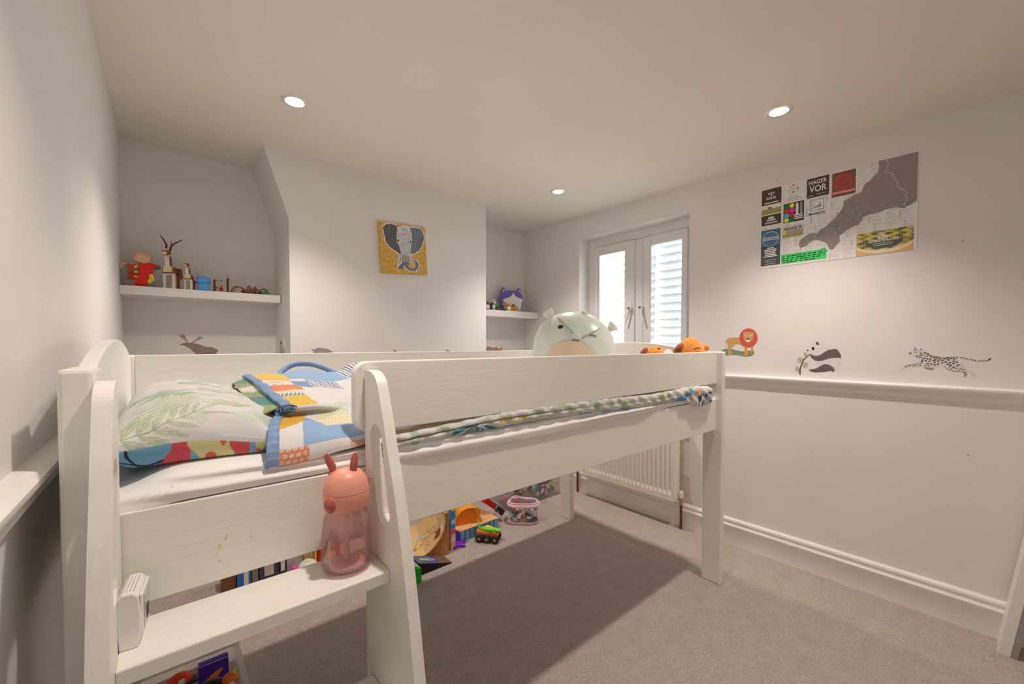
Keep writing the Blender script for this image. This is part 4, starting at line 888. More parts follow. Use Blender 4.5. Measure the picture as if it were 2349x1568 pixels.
dkI = ink('charcoal', px(86, 76, 70)); bkI = ink('black', px(44, 38, 34)); lgI = ink('pale_grey', px(186, 172, 168)); sgI = ink('sage', px(160, 156, 132)); brI = ink('brown', px(136, 116, 94)); olI = ink('olive', px(78, 70, 46)); mvI = ink('mauve_brown', px(128, 106, 98)); gyI = ink('grey', px(128, 118, 114)); trI = ink('terracotta', px(150, 110, 96))
def g(n): return G[n]
ribs = []
mc = np.mean(G['lion_mane'], axis=0)
for k in range(22):
    a = 2*math.pi*k/22; r0, r1 = (0.034, 0.042) if k % 2 else (0.036, 0.0445)
    c_, s_ = math.cos(a), math.sin(a)
    ribs.append([(mc[0]+c_*r0-s_*0.0012, mc[1]+s_*r0+c_*0.0012), (mc[0]+c_*r1, mc[1]+s_*r1), (mc[0]+c_*r0+s_*0.0012, mc[1]+s_*r0-c_*0.0012)])
sticker('lion_sticker', 'lion wall sticker with red mane standing on green ground', 'wall sticker', on_wall('right')(1.05, 1.10), [
    ('ground', [g('lion_base')], grnI), ('body', [g('lion_body'), g('lion_tail')], tanI), ('leg', [g('lion_leg1'), g('lion_leg2')], orI), ('mane', [g('lion_mane')], redI),
    ('mane_stroke', ribs, ink('dark_red', px(150, 52, 46))), ('face', [g('lion_face')], tanI), ('eye_white', [g('lion_white0'), g('lion_white1'), g('lion_white2')], whI), ('eye_and_nose', [g('lion_dark0'), g('lion_dark1'), g('lion_dark2')], bkI)])
veins = [[(p[0][0], p[0][1]), (p[1][0], p[1][1]), (p[1][0]+0.001, p[1][1]+0.0015), (p[0][0]+0.001, p[0][1]+0.0015)] for p in []]
for n in ('panda_leaf1', 'panda_leaf2', 'panda_leaf3', 'panda_leaf0'):
    c = np.mean(G[n], axis=0); s = 1 if n == 'panda_leaf2' else -1
    for dz in (-0.006, 0.004):
        veins.append([(c[0]-0.007, c[1]+dz-0.003*s), (c[0]+0.007, c[1]+dz+0.003*s), (c[0]+0.007, c[1]+dz+0.003*s+0.0016), (c[0]-0.007, c[1]+dz-0.003*s+0.0016)])
sticker('panda_sticker', 'panda wall sticker chewing a leafy branch', 'wall sticker', on_wall('right')(0.70, 1.02), [
    ('body', [g('panda_body')], lgI), ('leaf', [g('panda_leaf%d' % i) for i in range(4)], sgI), ('leaf_vein', veins, olI), ('stem', [g('panda_stem')], olI),
    ('dark_fur', [g('panda_arm'), g('panda_leg'), g('panda_ear')], dkI), ('eye_and_nose', [g('panda_eye'), g('panda_nose')], bkI)])
sp_ = []
for i, (a, b) in enumerate(G['leopard_spots']):
    r = 0.0035 if 12 < i < 40 or i < 10 else 0.0024
    sp_.append(circ(a, b, r*1.15, r*0.85, 7, i))
sticker('leopard_sticker', 'spotted snow leopard wall sticker leaping above the dado rail', 'wall sticker', on_wall('right')(0.285, 1.03), [
    ('far_leg', [g('leopard_far1'), g('leopard_far2')], brI), ('body', [g('leopard_body')], ink('fur_grey', px(180, 167, 163))), ('back_shade', [g('leopard_back')], ink('fur_tan', px(158, 142, 126))), ('spot', sp_+[g('leopard_tip'), g('leopard_nose')], ink('spot_dark', px(66, 54, 46)))])
sticker('moose_sticker', 'brown moose wall sticker in the left alcove', 'wall sticker', on_wall('alcove')(0.05, 1.0), [('body', [g('moose_body')], mvI), ('antler', [g('moose_antler1'), g('moose_antler2')], ink('antler', px(150, 126, 116)))])
sticker('rhino_sticker', 'grey horned animal wall sticker left on the chimney breast', 'wall sticker', on_wall('ch')(0.6, 1.0), [('body', [g('rhino')], gyI)])
sticker('animal_sticker', 'pointed grey animal wall sticker below the elephant painting', 'wall sticker', on_wall('ch')(1.08, 1.0), [('body', [g('fin1')], gyI)])
sticker('animal_sticker', 'pointed grey animal wall sticker right of the elephant painting', 'wall sticker', on_wall('ch')(1.45, 1.0), [('body', [g('fin2')], gyI)])
sticker('bear_sticker', 'terracotta animal wall sticker in the right alcove', 'wall sticker', on_wall('alcove')(2.08, 1.0), [('body', [g('bear')], trI)])

# ------------------------------------------------------------------ elephant canvas, hung a little crooked
cv = thing('elephant_painting', 'square gold canvas with painted elephant head on the chimney breast', 'painting', (1.15, YB-0.010, 1.625))
ang = math.atan2(0.0188, 0.3116)
quad = [(-0.0147, 0.3), (0.2969, 0.3188), (0.3142, 0.0124), (0.0065, -0.0083)]
FO = Vector((1.0, 2.442, 1.625))
part('canvas_block', MB().prism(quad, (1.0, 2.4425, 1.625), (1, 0, 0), (0, 0, 1), (0, 1, 0), YB-2.4425), mat('gold_canvas', px(176, 128, 58), rough=0.55, var=0.15, vscale=60, bump=0.5, bscale=300), cv, world=True, bevel=0.002)
n = 210
s = np.linspace(0, 1, n)
q = [np.array(p) for p in quad]
Pg = (q[3][None, None]*(1-s)[:, None, None]*(1-s)[None, :, None]+q[2][None, None]*s[:, None, None]*(1-s)[None, :, None]+q[0][None, None]*(1-s)[:, None, None]*s[None, :, None]+q[1][None, None]*s[:, None, None]*s[None, :, None])
u, v = Pg[..., 0].ravel(), Pg[..., 1].ravel()
nz = vnoise(u, v, 160, 21)+0.7*vnoise(u, v, 420, 22)
C = np.array(px(178, 130, 58))[None]*(1+0.28*nz)[:, None]
fl = (np.sin(u*713+v*311)*np.sin(u*291-v*877)) > 0.955; C[fl] = px(226, 190, 110)
def grow(poly, k):
    c = np.mean(poly, axis=0); out = []
    for p in poly:
        d = np.array(p)-c; L_ = np.linalg.norm(d); out.append(tuple(c+d*(1+k/L_)))
    return out
for nme in ('ear1', 'ear2', 'head', 'trunk', 'tusk1', 'tusk2'): C[inpoly(u, v, grow(G['eleph_'+nme], 0.006))] = px(214, 202, 194)
for nme, c0 in (('ear1', px(82, 78, 78)), ('ear2', px(96, 98, 100))):
    m = inpoly(u, v, G['eleph_'+nme]); cc = np.mean(G['eleph_'+nme], axis=0)
    th = np.arctan2(v-cc[1], u-cc[0]); st = 1+0.22*np.sin(th*17+8*vnoise(u, v, 40, 3))+0.18*vnoise(u, v, 90, 5)
    C[m] = np.array(c0)[None]*st[m][:, None]
m = inpoly(u, v, G['eleph_trunk']); C[m] = np.array(px(92, 98, 106))[None]*(1+0.25*vnoise(u, v, 150, 8)[m])[:, None]
m = inpoly(u, v, G['eleph_head']); st = 1+0.10*np.sin(v*420+1.5*np.sin(u*60))*(v < 0.20)+0.14*vnoise(u, v, 80, 9)
C[m] = np.array(px(168, 158, 154))[None]*st[m][:, None]
hp = G['eleph_head']; m &= v < 0.118; C[m] *= 0.55
for nme in ('tusk1', 'tusk2'): C[inpoly(u, v, G['eleph_'+nme])] = px(150, 146, 160)
C[inpoly(u, v, G['eleph_orn0'])] = px(190, 170, 184)
C[inpoly(u, v, G['eleph_orn1'])] = px(120, 168, 158)
C[inpoly(u, v, G['eleph_orn2'])] = px(216, 118, 144)
for nme in ('eye1', 'eye2'): C[inpoly(u, v, G['eleph_'+nme])] = px(56, 46, 46)
A = np.stack([1.0+Pg[..., 0], np.full(Pg.shape[:2], 2.4420), 1.625+Pg[..., 1]], -1)
part('painted_picture', MB().grid(A), mat('paint_layer', attr=True, rough=0.6, bump=0.3, bscale=250), cv, world=True, colors=C)

# ------------------------------------------------------------------ poster
PO = (XR-0.0015, 0.868, 1.603); FR = (PO, (0, -1, 0), (0, 0, 1), (-1, 0, 0))
ps = thing('map_poster', 'large skate park map poster with adverts on the window wall', 'poster', (XR-0.001, 0.553, 1.603))
TXT = {}
def text_polys(body, bold=False):
    if (body, bold) in TXT: return TXT[(body, bold)]
    cu = bpy.data.curves.new('lettering', 'FONT'); cu.body = body; cu.resolution_u = 2; cu.size = 1
    if bold: cu.offset = 0.018
    o = bpy.data.objects.new('lettering', cu); col.objects.link(o)
    dg = bpy.context.evaluated_depsgraph_get()
    me = bpy.data.meshes.new_from_object(o.evaluated_get(dg))
    V_ = np.array([v.co[:2] for v in me.vertices]); F_ = [tuple(p.vertices) for p in me.polygons]
    bpy.data.objects.remove(o); bpy.data.curves.remove(cu); bpy.data.meshes.remove(me)
    TXT[(body, bold)] = (V_, F_); return V_, F_
def put_text(mb, body, a0, a1, b0, b1, lift, bold=True, frame=FR, slant=0.0):
    V_, F_ = text_polys(body, bold)
    lo, hi = V_.min(0), V_.max(0); W = (V_-lo)/(hi-lo)
    O, U, Vv, N = map(Vector, frame)
    pts = [tuple(O+U*(a0+(a1-a0)*p[0]+slant*p[1])+Vv*(b0+(b1-b0)*p[1]+slant*0)+N*lift) for p in W]
    mb.add(pts, F_)
def rect(a0, a1, b0, b1): return [(a0, b0), (a1, b0), (a1, b1), (a0, b1)]
def qr(n):
    P = np.array(G['poster_'+n]); return P[:, 0].min()+0.0006, P[:, 0].max()-0.0006, (P[2, 1]+P[3, 1])/2, (P[0, 1]+P[1, 1])/2
def pink_(name, mb, m): return part(name, mb, m, ps, world=True, kind='stuff' if name in ('lettering', 'map_dot', 'map_label', 'advert_ring') else None)
# paper with columns of fine grey print
n1, n2 = 470, 330
a = np.linspace(0.0, 0.631, n1); b = np.linspace(-0.002, 0.433, n2)
Aa, Bb = np.meshgrid(a, b, indexing='ij'); u, v = Aa.ravel(), Bb.ravel()
C = np.tile(np.array(px(196, 183, 178)), (u.size, 1))
cell = np.floor(u/0.052)*7+np.floor(v/0.043)*13+np.floor(u/0.026+v/0.03)*3
ln = (np.mod(v, 0.0062) < 0.0022) & (np.sin(cell*12.9+np.floor(v/0.0062)*4.1) > -0.65) & (np.mod(u, 0.052) > 0.003) & (np.mod(u, 0.052) < 0.03+0.018*np.abs(np.sin(np.floor(v/0.0062)*7.7+cell)))
C[ln] = px(172, 160, 156)
vb = (np.mod(u+0.02*np.floor(v/0.05), 0.105) < 0.0045) & (np.mod(v, 0.05) < 0.034); C[vb] = px(164, 152, 150)
bdm = (u < 0.003) | (u > 0.628) | (v < 0.001) | (v > 0.430); C[bdm] = px(206, 196, 192)
O, U_, V_, N_ = map(np.array, FR)
curl = 0.0002*np.exp(-((Aa-0.631)**2+(Bb-0)**2)/0.002)
A = O[None, None]+Aa[..., None]*U_+Bb[..., None]*V_+(0.0002+curl)[..., None]*N_
pink_('paper', MB().grid(A), mat('poster_paper', attr=True, rough=0.35, spec=0.4)); bpy.data.objects[ps.children[-1].name] if False else None
_pp = [o for o in ps.children if o.name.startswith('paper')][0]
ca = _pp.data.color_attributes.new('Col', 'FLOAT_COLOR', 'POINT'); arr = np.ones((u.size, 4), np.float32); arr[:, :3] = C; ca.data.foreach_set('color', arr.ravel())
L1, L2, L3 = 0.0008, 0.0011, 0.0014
def flatp(name, polys, m, lift):
    mb = MB()
    for p in polys: mb.flat(p, *FR, lift)
    pink_(name, mb, m)
mapm = ink('map_brown', px(130, 114, 108))
flatp('map_shape', [G['poster_map']], mapm, L1)
rv = MB(); pts = [tuple(Vector(PO)+Vector((0, -1, 0))*p[0]+Vector((0, 0, 1))*p[1]+Vector((-1, 0, 0))*L2) for p in G['poster_river']]; rv.tube(pts, 0.0011, 5)
pink_('river_line', rv, whI)
dotm = ink('bright_green', px(96, 170, 104))
flatp('map_dot', [circ(p[0], p[1], 0.0034, 0.003, 8) for p in G['poster_dots']], dotm, L2+0.0004)
flatp('map_label', [rect(p[0]+0.005, p[0]+0.005+0.012+0.01*abs(math.sin(i*3.1)), p[1]+0.001, p[1]+0.0022) for i, p in enumerate(G['poster_dots']) if i % 4 != 1], ink('label_dark', px(84, 66, 62)), L2)
dkp = ink('advert_dark', px(74, 58, 50)); nav = ink('advert_slate', px(70, 70, 74)); steel = ink('advert_blue', px(68, 94, 116)); pw = ink('print_white', px(214, 204, 198)); pb = ink('print_black', px(50, 42, 38)); pap = ink('advert_paper', px(198, 186, 182))
rd = ink('advert_red', px(206, 48, 46)); gr = ink('advert_green', px(62, 172, 84))
# advert panels
for nme, m in (('dead', dkp), ('hager', dkp), ('red', ink('advert_greybrown', px(92, 82, 72))), ('palette', pb), ('sessions', nav), ('green', gr), ('ppp', pap)):
    flatp('advert_panel', [rect(*qr(nme))], m, L1)
a0, a1, b0, b1 = qr('sessions'); flatp('advert_panel', [rect(a0, a1, (b0+b1)/2+0.01, b1)], steel, L1+0.0001)
tb = MB(); tw = MB()
a0, a1, b0, b1 = qr('hagtxt'); put_text(tw, 'HAGER', a0, a1, b0, b1, L2)
a0, a1, b0, b1 = qr('vortxt'); put_text(tw, 'VOR', a0, a1, b0, b1, L2)
a0, a1, b0, b1 = qr('hager'); put_text(tw, 'SKATEBOARDS', a0+0.008, a1-0.008, b0+0.009, b0+0.013, L2, False) if False else tw.add(*[MB().flat(rect(a0+0.008, a0+0.030, b0+0.009, b0+0.011), *FR, L2).v, [(0, 1, 2, 3)]])
tw.add(MB().flat(rect(a0+0.040, a1-0.010, b0+0.012, b0+0.014), *FR, L2).v, [(0, 1, 2, 3)])
a0, a1, b0, b1 = qr('mavtxt'); put_text(tb, 'MAVERICK', a0, a1, b0, b1, L2)
a0, a1, b0, b1 = qr('mav'); w_ = 0.0013
flatp('advert_frame', [rect(a0, a1, b0, b0+w_), rect(a0, a1, b1-w_, b1), rect(a0, a0+w_, b0, b1), rect(a1-w_, a1, b0, b1)], pb, L2)
ma, mb2 = (a0+a1)/2, (b0+b1)/2
flatp('advert_logo', [[(ma-0.018, mb2-0.014), (ma+0.016, mb2-0.014), (ma+0.016, mb2+0.006), (ma+0.002, mb2-0.006)]], gyI, L2); flatp('advert_logo', [[(ma-0.018, mb2+0.006), (ma, mb2-0.008), (ma-0.018, mb2-0.012)]], lgI, L2)
# two discs round SESSIONS
a0, a1, b0, b1 = qr('sessions'); ca_, cb_ = (a0+a1)/2, b1-0.051; 
flatp('advert_badge', [circ(ca_, cb_, 0.041, 0.041, 28)], ink('badge_grey', px(150, 150, 150)), L2); flatp('advert_badge', [circ(ca_, cb_, 0.037, 0.037, 28)], steel, L2+0.0001); flatp('advert_badge', [circ(ca_, cb_, 0.026, 0.026, 24)], ink('badge_mid', px(110, 126, 140)), L2+0.0002); flatp('advert_badge', [circ(ca_, cb_, 0.0245, 0.0245, 24)], steel, L2+0.0003)
put_text(tw, 'SESSIONS', a0+0.008, a1-0.008, cb_-0.008, cb_+0.011, L2+0.0006)
for k, (l, r) in enumerate(((0.03, 0.03), (0.018, 0.018), (0.016, 0.02), (0.02, 0.024), (0.02, 0.02), (0.014, 0.014))):
    z = b0+0.092-0.0092*k; tw.add(MB().flat(rect(a0+l, a1-r, z, z+0.0055), *FR, L2).v, [(0, 1, 2, 3)])
for k in range(3):
    z = b0+0.030-0.011*k; tw.add(MB().flat(rect(a0+0.02, a1-0.02, z, z+0.0016), *FR, L2).v, [(0, 1, 2, 3)])
# dark advert: lettering and photograph
a0, a1, b0, b1 = qr('dead'); put_text(tw, 'DEAD', a0+0.032, a1-0.032, b1-0.030, b1-0.019, L2); put_text(tw, 'RAILER', a0+0.024, a1-0.024, b1-0.056, b1-0.043, L2)
flatp('advert_badge', [circ((a0+a1)/2, b1-0.036, 0.003, 0.005, 8)], pw, L2)
tw.add(MB().flat(rect(a0+0.012, a1-0.012, b1-0.077, b1-0.072), *FR, L2).v, [(0, 1, 2, 3)])
tw.add(MB().flat(rect(a0+0.034, a1-0.034, b0+0.034, b0+0.044), *FR, L2).v, [(0, 1, 2, 3)]); tw.add(MB().flat(rect(a0+0.026, a1-0.026, b0+0.023, b0+0.030), *FR, L2).v, [(0, 1, 2, 3)])
for k in range(2): tw.add(MB().flat(rect(a0+0.018, a1-0.018, b0+0.009+0.005*k, b0+0.0115+0.005*k), *FR, L2).v, [(0, 1, 2, 3)])
def photo(a0, a1, b0, b1, fn, nn=70):
    sa, sb = np.linspace(a0, a1, nn), np.linspace(b0, b1, nn); A_, B_ = np.meshgrid(sa, sb, indexing='ij')
    P_ = O[None, None]+A_[..., None]*U_+B_[..., None]*V_+L2*N_
    c = fn((A_.ravel()-a0)/(a1-a0), (B_.ravel()-b0)/(b1-b0))
    part('advert_photo', MB().grid(P_), mat('photo_print', attr=True, rough=0.4), ps, world=True, colors=c)
def ph1(u, v):
    n_ = vnoise(u, v, 14, 31)
    c = np.where(v[:, None] > 0.62+0.1*n_[:, None], px(196, 180, 156), np.where(v[:, None] > 0.3, px(136, 122, 78), px(122, 120, 48)))
    c = np.array(c, float)*(1+0.2*vnoise(u, v, 40, 32))[:, None]
    m = ((u-0.42)/0.10)**2+((v-0.68)/0.12)**2 < 1; c[m] = px(110, 84, 62); m = v < 0.1; c[m] = px(206, 188, 166); return c
a0, a1, b0, b1 = qr('dead'); photo(a0, a1, b0+0.055, b1-0.085, ph1)
def ph2(u, v):
    c = np.where(v[:, None] > 0.6, px(166, 156, 160), np.where(v[:, None] > 0.25, px(150, 126, 110), px(140, 128, 70))); c = np.array(c, float)*(1+0.15*vnoise(u, v, 20, 33))[:, None]
    m = (u < 0.18) & (v > 0.3) & (v < 0.75); c[m] = px(222, 170, 64); return c
a0, a1, b0, b1 = qr('radius'); photo(a0, a1, b0, b1, ph2)
put_text(tb, 'RADIUS', a0+0.008, a1-0.028, b1-0.021, b1-0.009, L3)
flatp('advert_star', [[(a1-0.013+0.008*(1 if k % 2 == 0 else 0.45)*math.sin(k*math.pi/5), b1-0.013+0.009*(1 if k % 2 == 0 else 0.45)*math.cos(k*math.pi/5)) for k in range(10)]], nav, L3)
def ph3(u, v):
    n_ = vnoise(u, v, 30, 41)+0.6*vnoise(u, v, 75, 42)
    c = np.where(n_[:, None] > 0.12, px(190, 158, 84), np.where(n_[:, None] > -0.2, px(146, 132, 56), px(82, 88, 66))); c = np.array(c, float)
    c[(v < 0.62) & (v > 0.3)] *= 0.75
    dip = 0.16+0.26*np.abs(2*u-1)**3.2; m = v < dip+0.02; c[m] = px(206, 176, 148)
    m = v < 0.02+0.27*np.abs(2*u-1)**2.2; c[m] = px(200, 138, 84)
    m = (((u-0.5)/0.33)**2+((v-0.52)/0.3)**2 < 1) & (v < 0.55) & (v > dip+0.02); c[m] = px(72, 72, 66); return c
a0, a1, b0, b1 = qr('ramps'); photo(a0, a1, b0, b1, ph3, 110)
put_text(tw, 'A1 SKATE RAMPS', a0+0.044, a1-0.050, b0+0.054, b0+0.066, L3)
wdt = a1-a0
for (l, r, z) in ((0.056, 0.066, 0.046), (0.062, 0.072, 0.038)): tw.add(MB().flat(rect(a0+l, a1-r, b0+z, b0+z+0.002), *FR, L3).v, [(0, 1, 2, 3)])
flatp('advert_logo', [[(a0+0.075, b0+0.072), (a0+0.094, b0+0.072), (a0+0.077, b0+0.088)], [(a0+0.097, b0+0.072), (a0+0.118, b0+0.072), (a0+0.097, b0+0.091), (a0+0.080, b0+0.0885)]], lgI, L3)
# crossed tools badge with two letters P
a0, a1, b0, b1 = qr('ppp'); pc, pz = (a0+a1)/2-0.002, b1-0.033
cr_ = [[(pc-0.024, pz-0.021), (pc+0.024, pz+0.020), (pc+0.0245, pz+0.0215), (pc-0.0235, pz-0.0225)], [(pc-0.024, pz+0.021), (pc+0.024, pz-0.020), (pc+0.0235, pz-0.0215), (pc-0.0245, pz+0.0195)]]
flatp('advert_logo', cr_+[circ(pc+0.018, pz-0.002, 0.004, 0.004, 8), [(pc-0.026, pz-0.006), (pc-0.012, pz-0.002), (pc-0.014, pz-0.001), (pc-0.026, pz-0.004)]], pb, L2)
put_text(tb, 'P', pc-0.004, pc+0.004, pz+0.011, pz+0.024, L2); put_text(tb, 'P', pc-0.004, pc+0.004, pz-0.025, pz-0.012, L2)
for k, (l, r) in enumerate(((0.026, 0.030), (0.018, 0.02), (0.014, 0.014), (0.008, 0.01))): tb.add(MB().flat(rect(a0+l, a1-r, b0+0.028-0.0075*k, b0+0.0293-0.0075*k), *FR, L2).v, [(0, 1, 2, 3)])
# red ring advert
a0, a1, b0, b1 = qr('red'); rc, rz = (a0+a1)/2, (b0+b1)/2+0.008
def ring(ra, rb, ri, n=36): return [[(rc+ra*math.cos(t0), rz+rb*math.sin(t0)), (rc+ra*math.cos(t1), rz+rb*math.sin(t1)), (rc+(ra-ri)*math.cos(t1), rz+(rb-ri)*math.sin(t1)), (rc+(ra-ri)*math.cos(t0), rz+(rb-ri)*math.sin(t0))] for t0, t1 in [(2*math.pi*k/n, 2*math.pi*(k+1)/n) for k in range(n)]]
flatp('advert_ring', ring(0.046, 0.036, 0.0045)+ring(0.034, 0.026, 0.006)+[rect(rc-0.02, rc+0.02, rz-0.009, rz+0.007)], rd, L2)
tg = MB(); put_text(tg, 'ROOKS', rc-0.016, rc+0.016, rz-0.006, rz+0.005, L3); part('advert_lettering', tg, dkp, ps, world=True)
flatp('advert_banner', [rect(a0, a1, b0+0.011, b0+0.026)], rd, L2); put_text(tw, 'WWW.ROOKS.AG.UK', a0+0.003, a1-0.003, b0+0.0135, b0+0.0235, L3)
flatp('advert_banner', [rect(a0+0.012, a1-0.012, b1-0.011, b1-0.005)], ink('advert_darkred', px(160, 40, 40)), L2)
# colour block advert
a0, a1, b0, b1 = qr('palette'); w4, h4 = (a1-a0)/4.2, (b1-b0)/4.4
cols = [[ink('blk_green', px(24, 104, 58)), ink('blk_yellow', px(236, 204, 34))], [ink('blk_red', px(222, 34, 48)), ink('blk_magenta', px(216, 44, 144))], [ink('blk_blue', px(58, 146, 208)), ink('blk_red', px(222, 34, 48))], [ink('blk_yellow', px(236, 204, 34)), ink('blk_green', px(24, 104, 58))]]
for r in range(4):
    for c in range(2):
        z1 = b1-0.003-r*h4*1.06; x0 = a0+0.003+c*w4*1.12
        shape = circ(x0+w4/2, z1-h4/2, w4*0.54, h4*0.52, 14) if (r+c) % 2 else rect(x0, x0+w4*1.05, z1-h4, z1)
        flatp('advert_block', [shape], cols[r][c], L2)
for k in range(2): flatp('advert_lettering', [rect(a0+0.056+k*0.018, a0+0.068+k*0.018, b1-0.066, b1-0.006)], (pw, gyI)[k], L2)
for k in range(3): tw.add(MB().flat(rect(a0+0.050, a1-0.004, b0+0.010+0.0095*k, b0+0.016+0.0095*k), *FR, L2).v, [(0, 1, 2, 3)])
# green note
a0, a1, b0, b1 = qr('green'); dg_ = ink('note_dark', px(24, 84, 44))
for k in range(4):
    for j in range(9):
        x = a0+0.006+j*0.0195+0.004*math.sin(k*5+j); w5 = 0.010+0.006*abs(math.sin(j*2.3+k))
        if k == 3 and j > 7: continue
        tb.add(MB().flat(rect(x, x+w5, b1-0.014-k*0.0105, b1-0.0095-k*0.0105), *FR, L2).v, [(0, 1, 2, 3)])
flatp('note_star', [G['poster_star']], dg_, L2+0.0002); flatp('note_star', [[(0.293+(p[0]-0.293)*0.72, p[1]*0.72+0.28*np.mean([q_[1] for q_ in G['poster_star']])) for p in G['poster_star']]], gr, L3)
pink_('lettering', tw, pw); pink_('lettering', tb, pb)
for (ww, (xx, yy, zz), dims) in (('wall_mark', (XR, 0.10, 1.61), (0.003, 0.003)), ('wall_mark', (XR, 0.79, 2.072), (0.005, 0.002)), ('wall_mark', (XR, 0.07, 0.72), (0.003, 0.003))):
    part(ww, MB().prism(circ(yy, zz, dims[0], dims[1], 8), (XR, 0, 0), (0, 1, 0), (0, 0, 1), (-1, 0, 0), 0.0004), mat('scuff', px(130, 112, 100), var=0.1), wallR)
# ================================================================== shelves
def plain(name, c, **k): return mat(name, c, rough=k.pop('rough', 0.45), var=k.pop('var', 0.05), vscale=40, **k)
sh1 = part('floating_shelf', MB().box(XL, 0.4985, 2.662, YA, 1.4165, 1.4585), TRIMW, bevel=0.002); tag(sh1, 'long white floating shelf in the left alcove', 'shelf')
sh2 = part('floating_shelf', MB().box(CH1, XR-0.008, 2.662, YA, 1.4085, 1.4615), TRIMW, bevel=0.002); tag(sh2, 'white floating shelf in the right alcove near the window', 'shelf')
T1, T2 = 1.4585, 1.4615
bR = plain('brick_red', px(196, 24, 24)); bY = plain('brick_yellow', px(236, 176, 34)); bG = plain('brick_grey', px(84, 86, 88)); bT = plain('brick_olive', px(128, 112, 86)); bP = plain('brick_peach', px(216, 148, 112)); bW = plain('brick_white', px(206, 192, 176)); bB = plain('brick_brown', px(120, 62, 34)); bD = plain('brick_dark_brown', px(74, 40, 26)); bTan = plain('brick_tan', px(204, 172, 122)); bO = plain('brick_orange', px(226, 96, 20)); bBlue = plain('toy_blue', px(70, 128, 180)); bPink = plain('toy_pink', px(214, 130, 170)); bGreen = plain('toy_green', px(16, 110, 62)); bK = plain('toy_black', px(36, 30, 30)); bTeal = plain('toy_teal', px(60, 170, 160))

# brick-built model in red, yellow and peach
t = thing('brick_model', 'red, yellow and peach brick model at the left end of the long shelf', 'toy', (-0.085, 2.715, T1))
mb = MB(); mb.cbox((-0.005, 0, 0.036), (0.05, 0.045, 0.05)); mb.cbox((0.012, -0.004, 0.085), (0.052, 0.04, 0.055)); mb.cbox((0.030, -0.004, 0.108), (0.040, 0.032, 0.022), RY(12))
part('body', mb, bR, t, bevel=0.003)
part('back_plate', MB().cbox((-0.037, 0.005, 0.072), (0.045, 0.03, 0.07)), bT, t, bevel=0.002)
for z, a in ((0.048, 8), (0.070, -4), (0.094, -22)):
    part('cone_brick', MB().lathe([(0.0075, 0), (0.0075, 0.015), (0.0025, 0.03)], 10, (-0.05, -0.018, z), RY(90+a)), bR if z != 0.07 else bR, t, smooth=True)
    part('cone_tip', MB().lathe([(0.0062, 0), (0.005, 0.012), (0.001, 0.018)], 10, (-0.03, -0.018, z), RY(90+a)), bY, t, smooth=True)
part('side_piece', MB().tube([(0.020, -0.018, 0.022), (0.032, -0.018, 0.04), (0.030, -0.018, 0.064)], [0.008, 0.012, 0.009], 10), bY, t, smooth=True)
part('top_block', MB().ball((-0.002, 0, 0.140), (0.036, 0.026, 0.026), 14, 8, RY(14), 0.6), bP, t, smooth=True)
part('arm', MB().tube([(-0.055, 0, 0.105), (-0.072, -0.004, 0.108), (-0.078, -0.006, 0.090), (-0.075, -0.008, 0.082)], [0.006, 0.008, 0.006, 0.005], 8), bP, t, smooth=True)
part('cuff', MB().cbox((0.053, -0.004, 0.102), (0.026, 0.018, 0.018), RY(-24)), bG, t, bevel=0.003)
for y in (-0.02, 0.008): part('foot', MB().cbox((0.030, y, 0.007), (0.034, 0.018, 0.014)), bG, t, bevel=0.003)
part('base_plate', MB().box(-0.06, 0.012, -0.024, 0.02, 0, 0.006), bO, t)
mb = MB()
for x in (-0.01, 0.006, 0.022):
    for y in (-0.012, 0.006): mb.lathe([(0.0035, 0.1125), (0.0035, 0.1165)], 8, (x, y, 0))

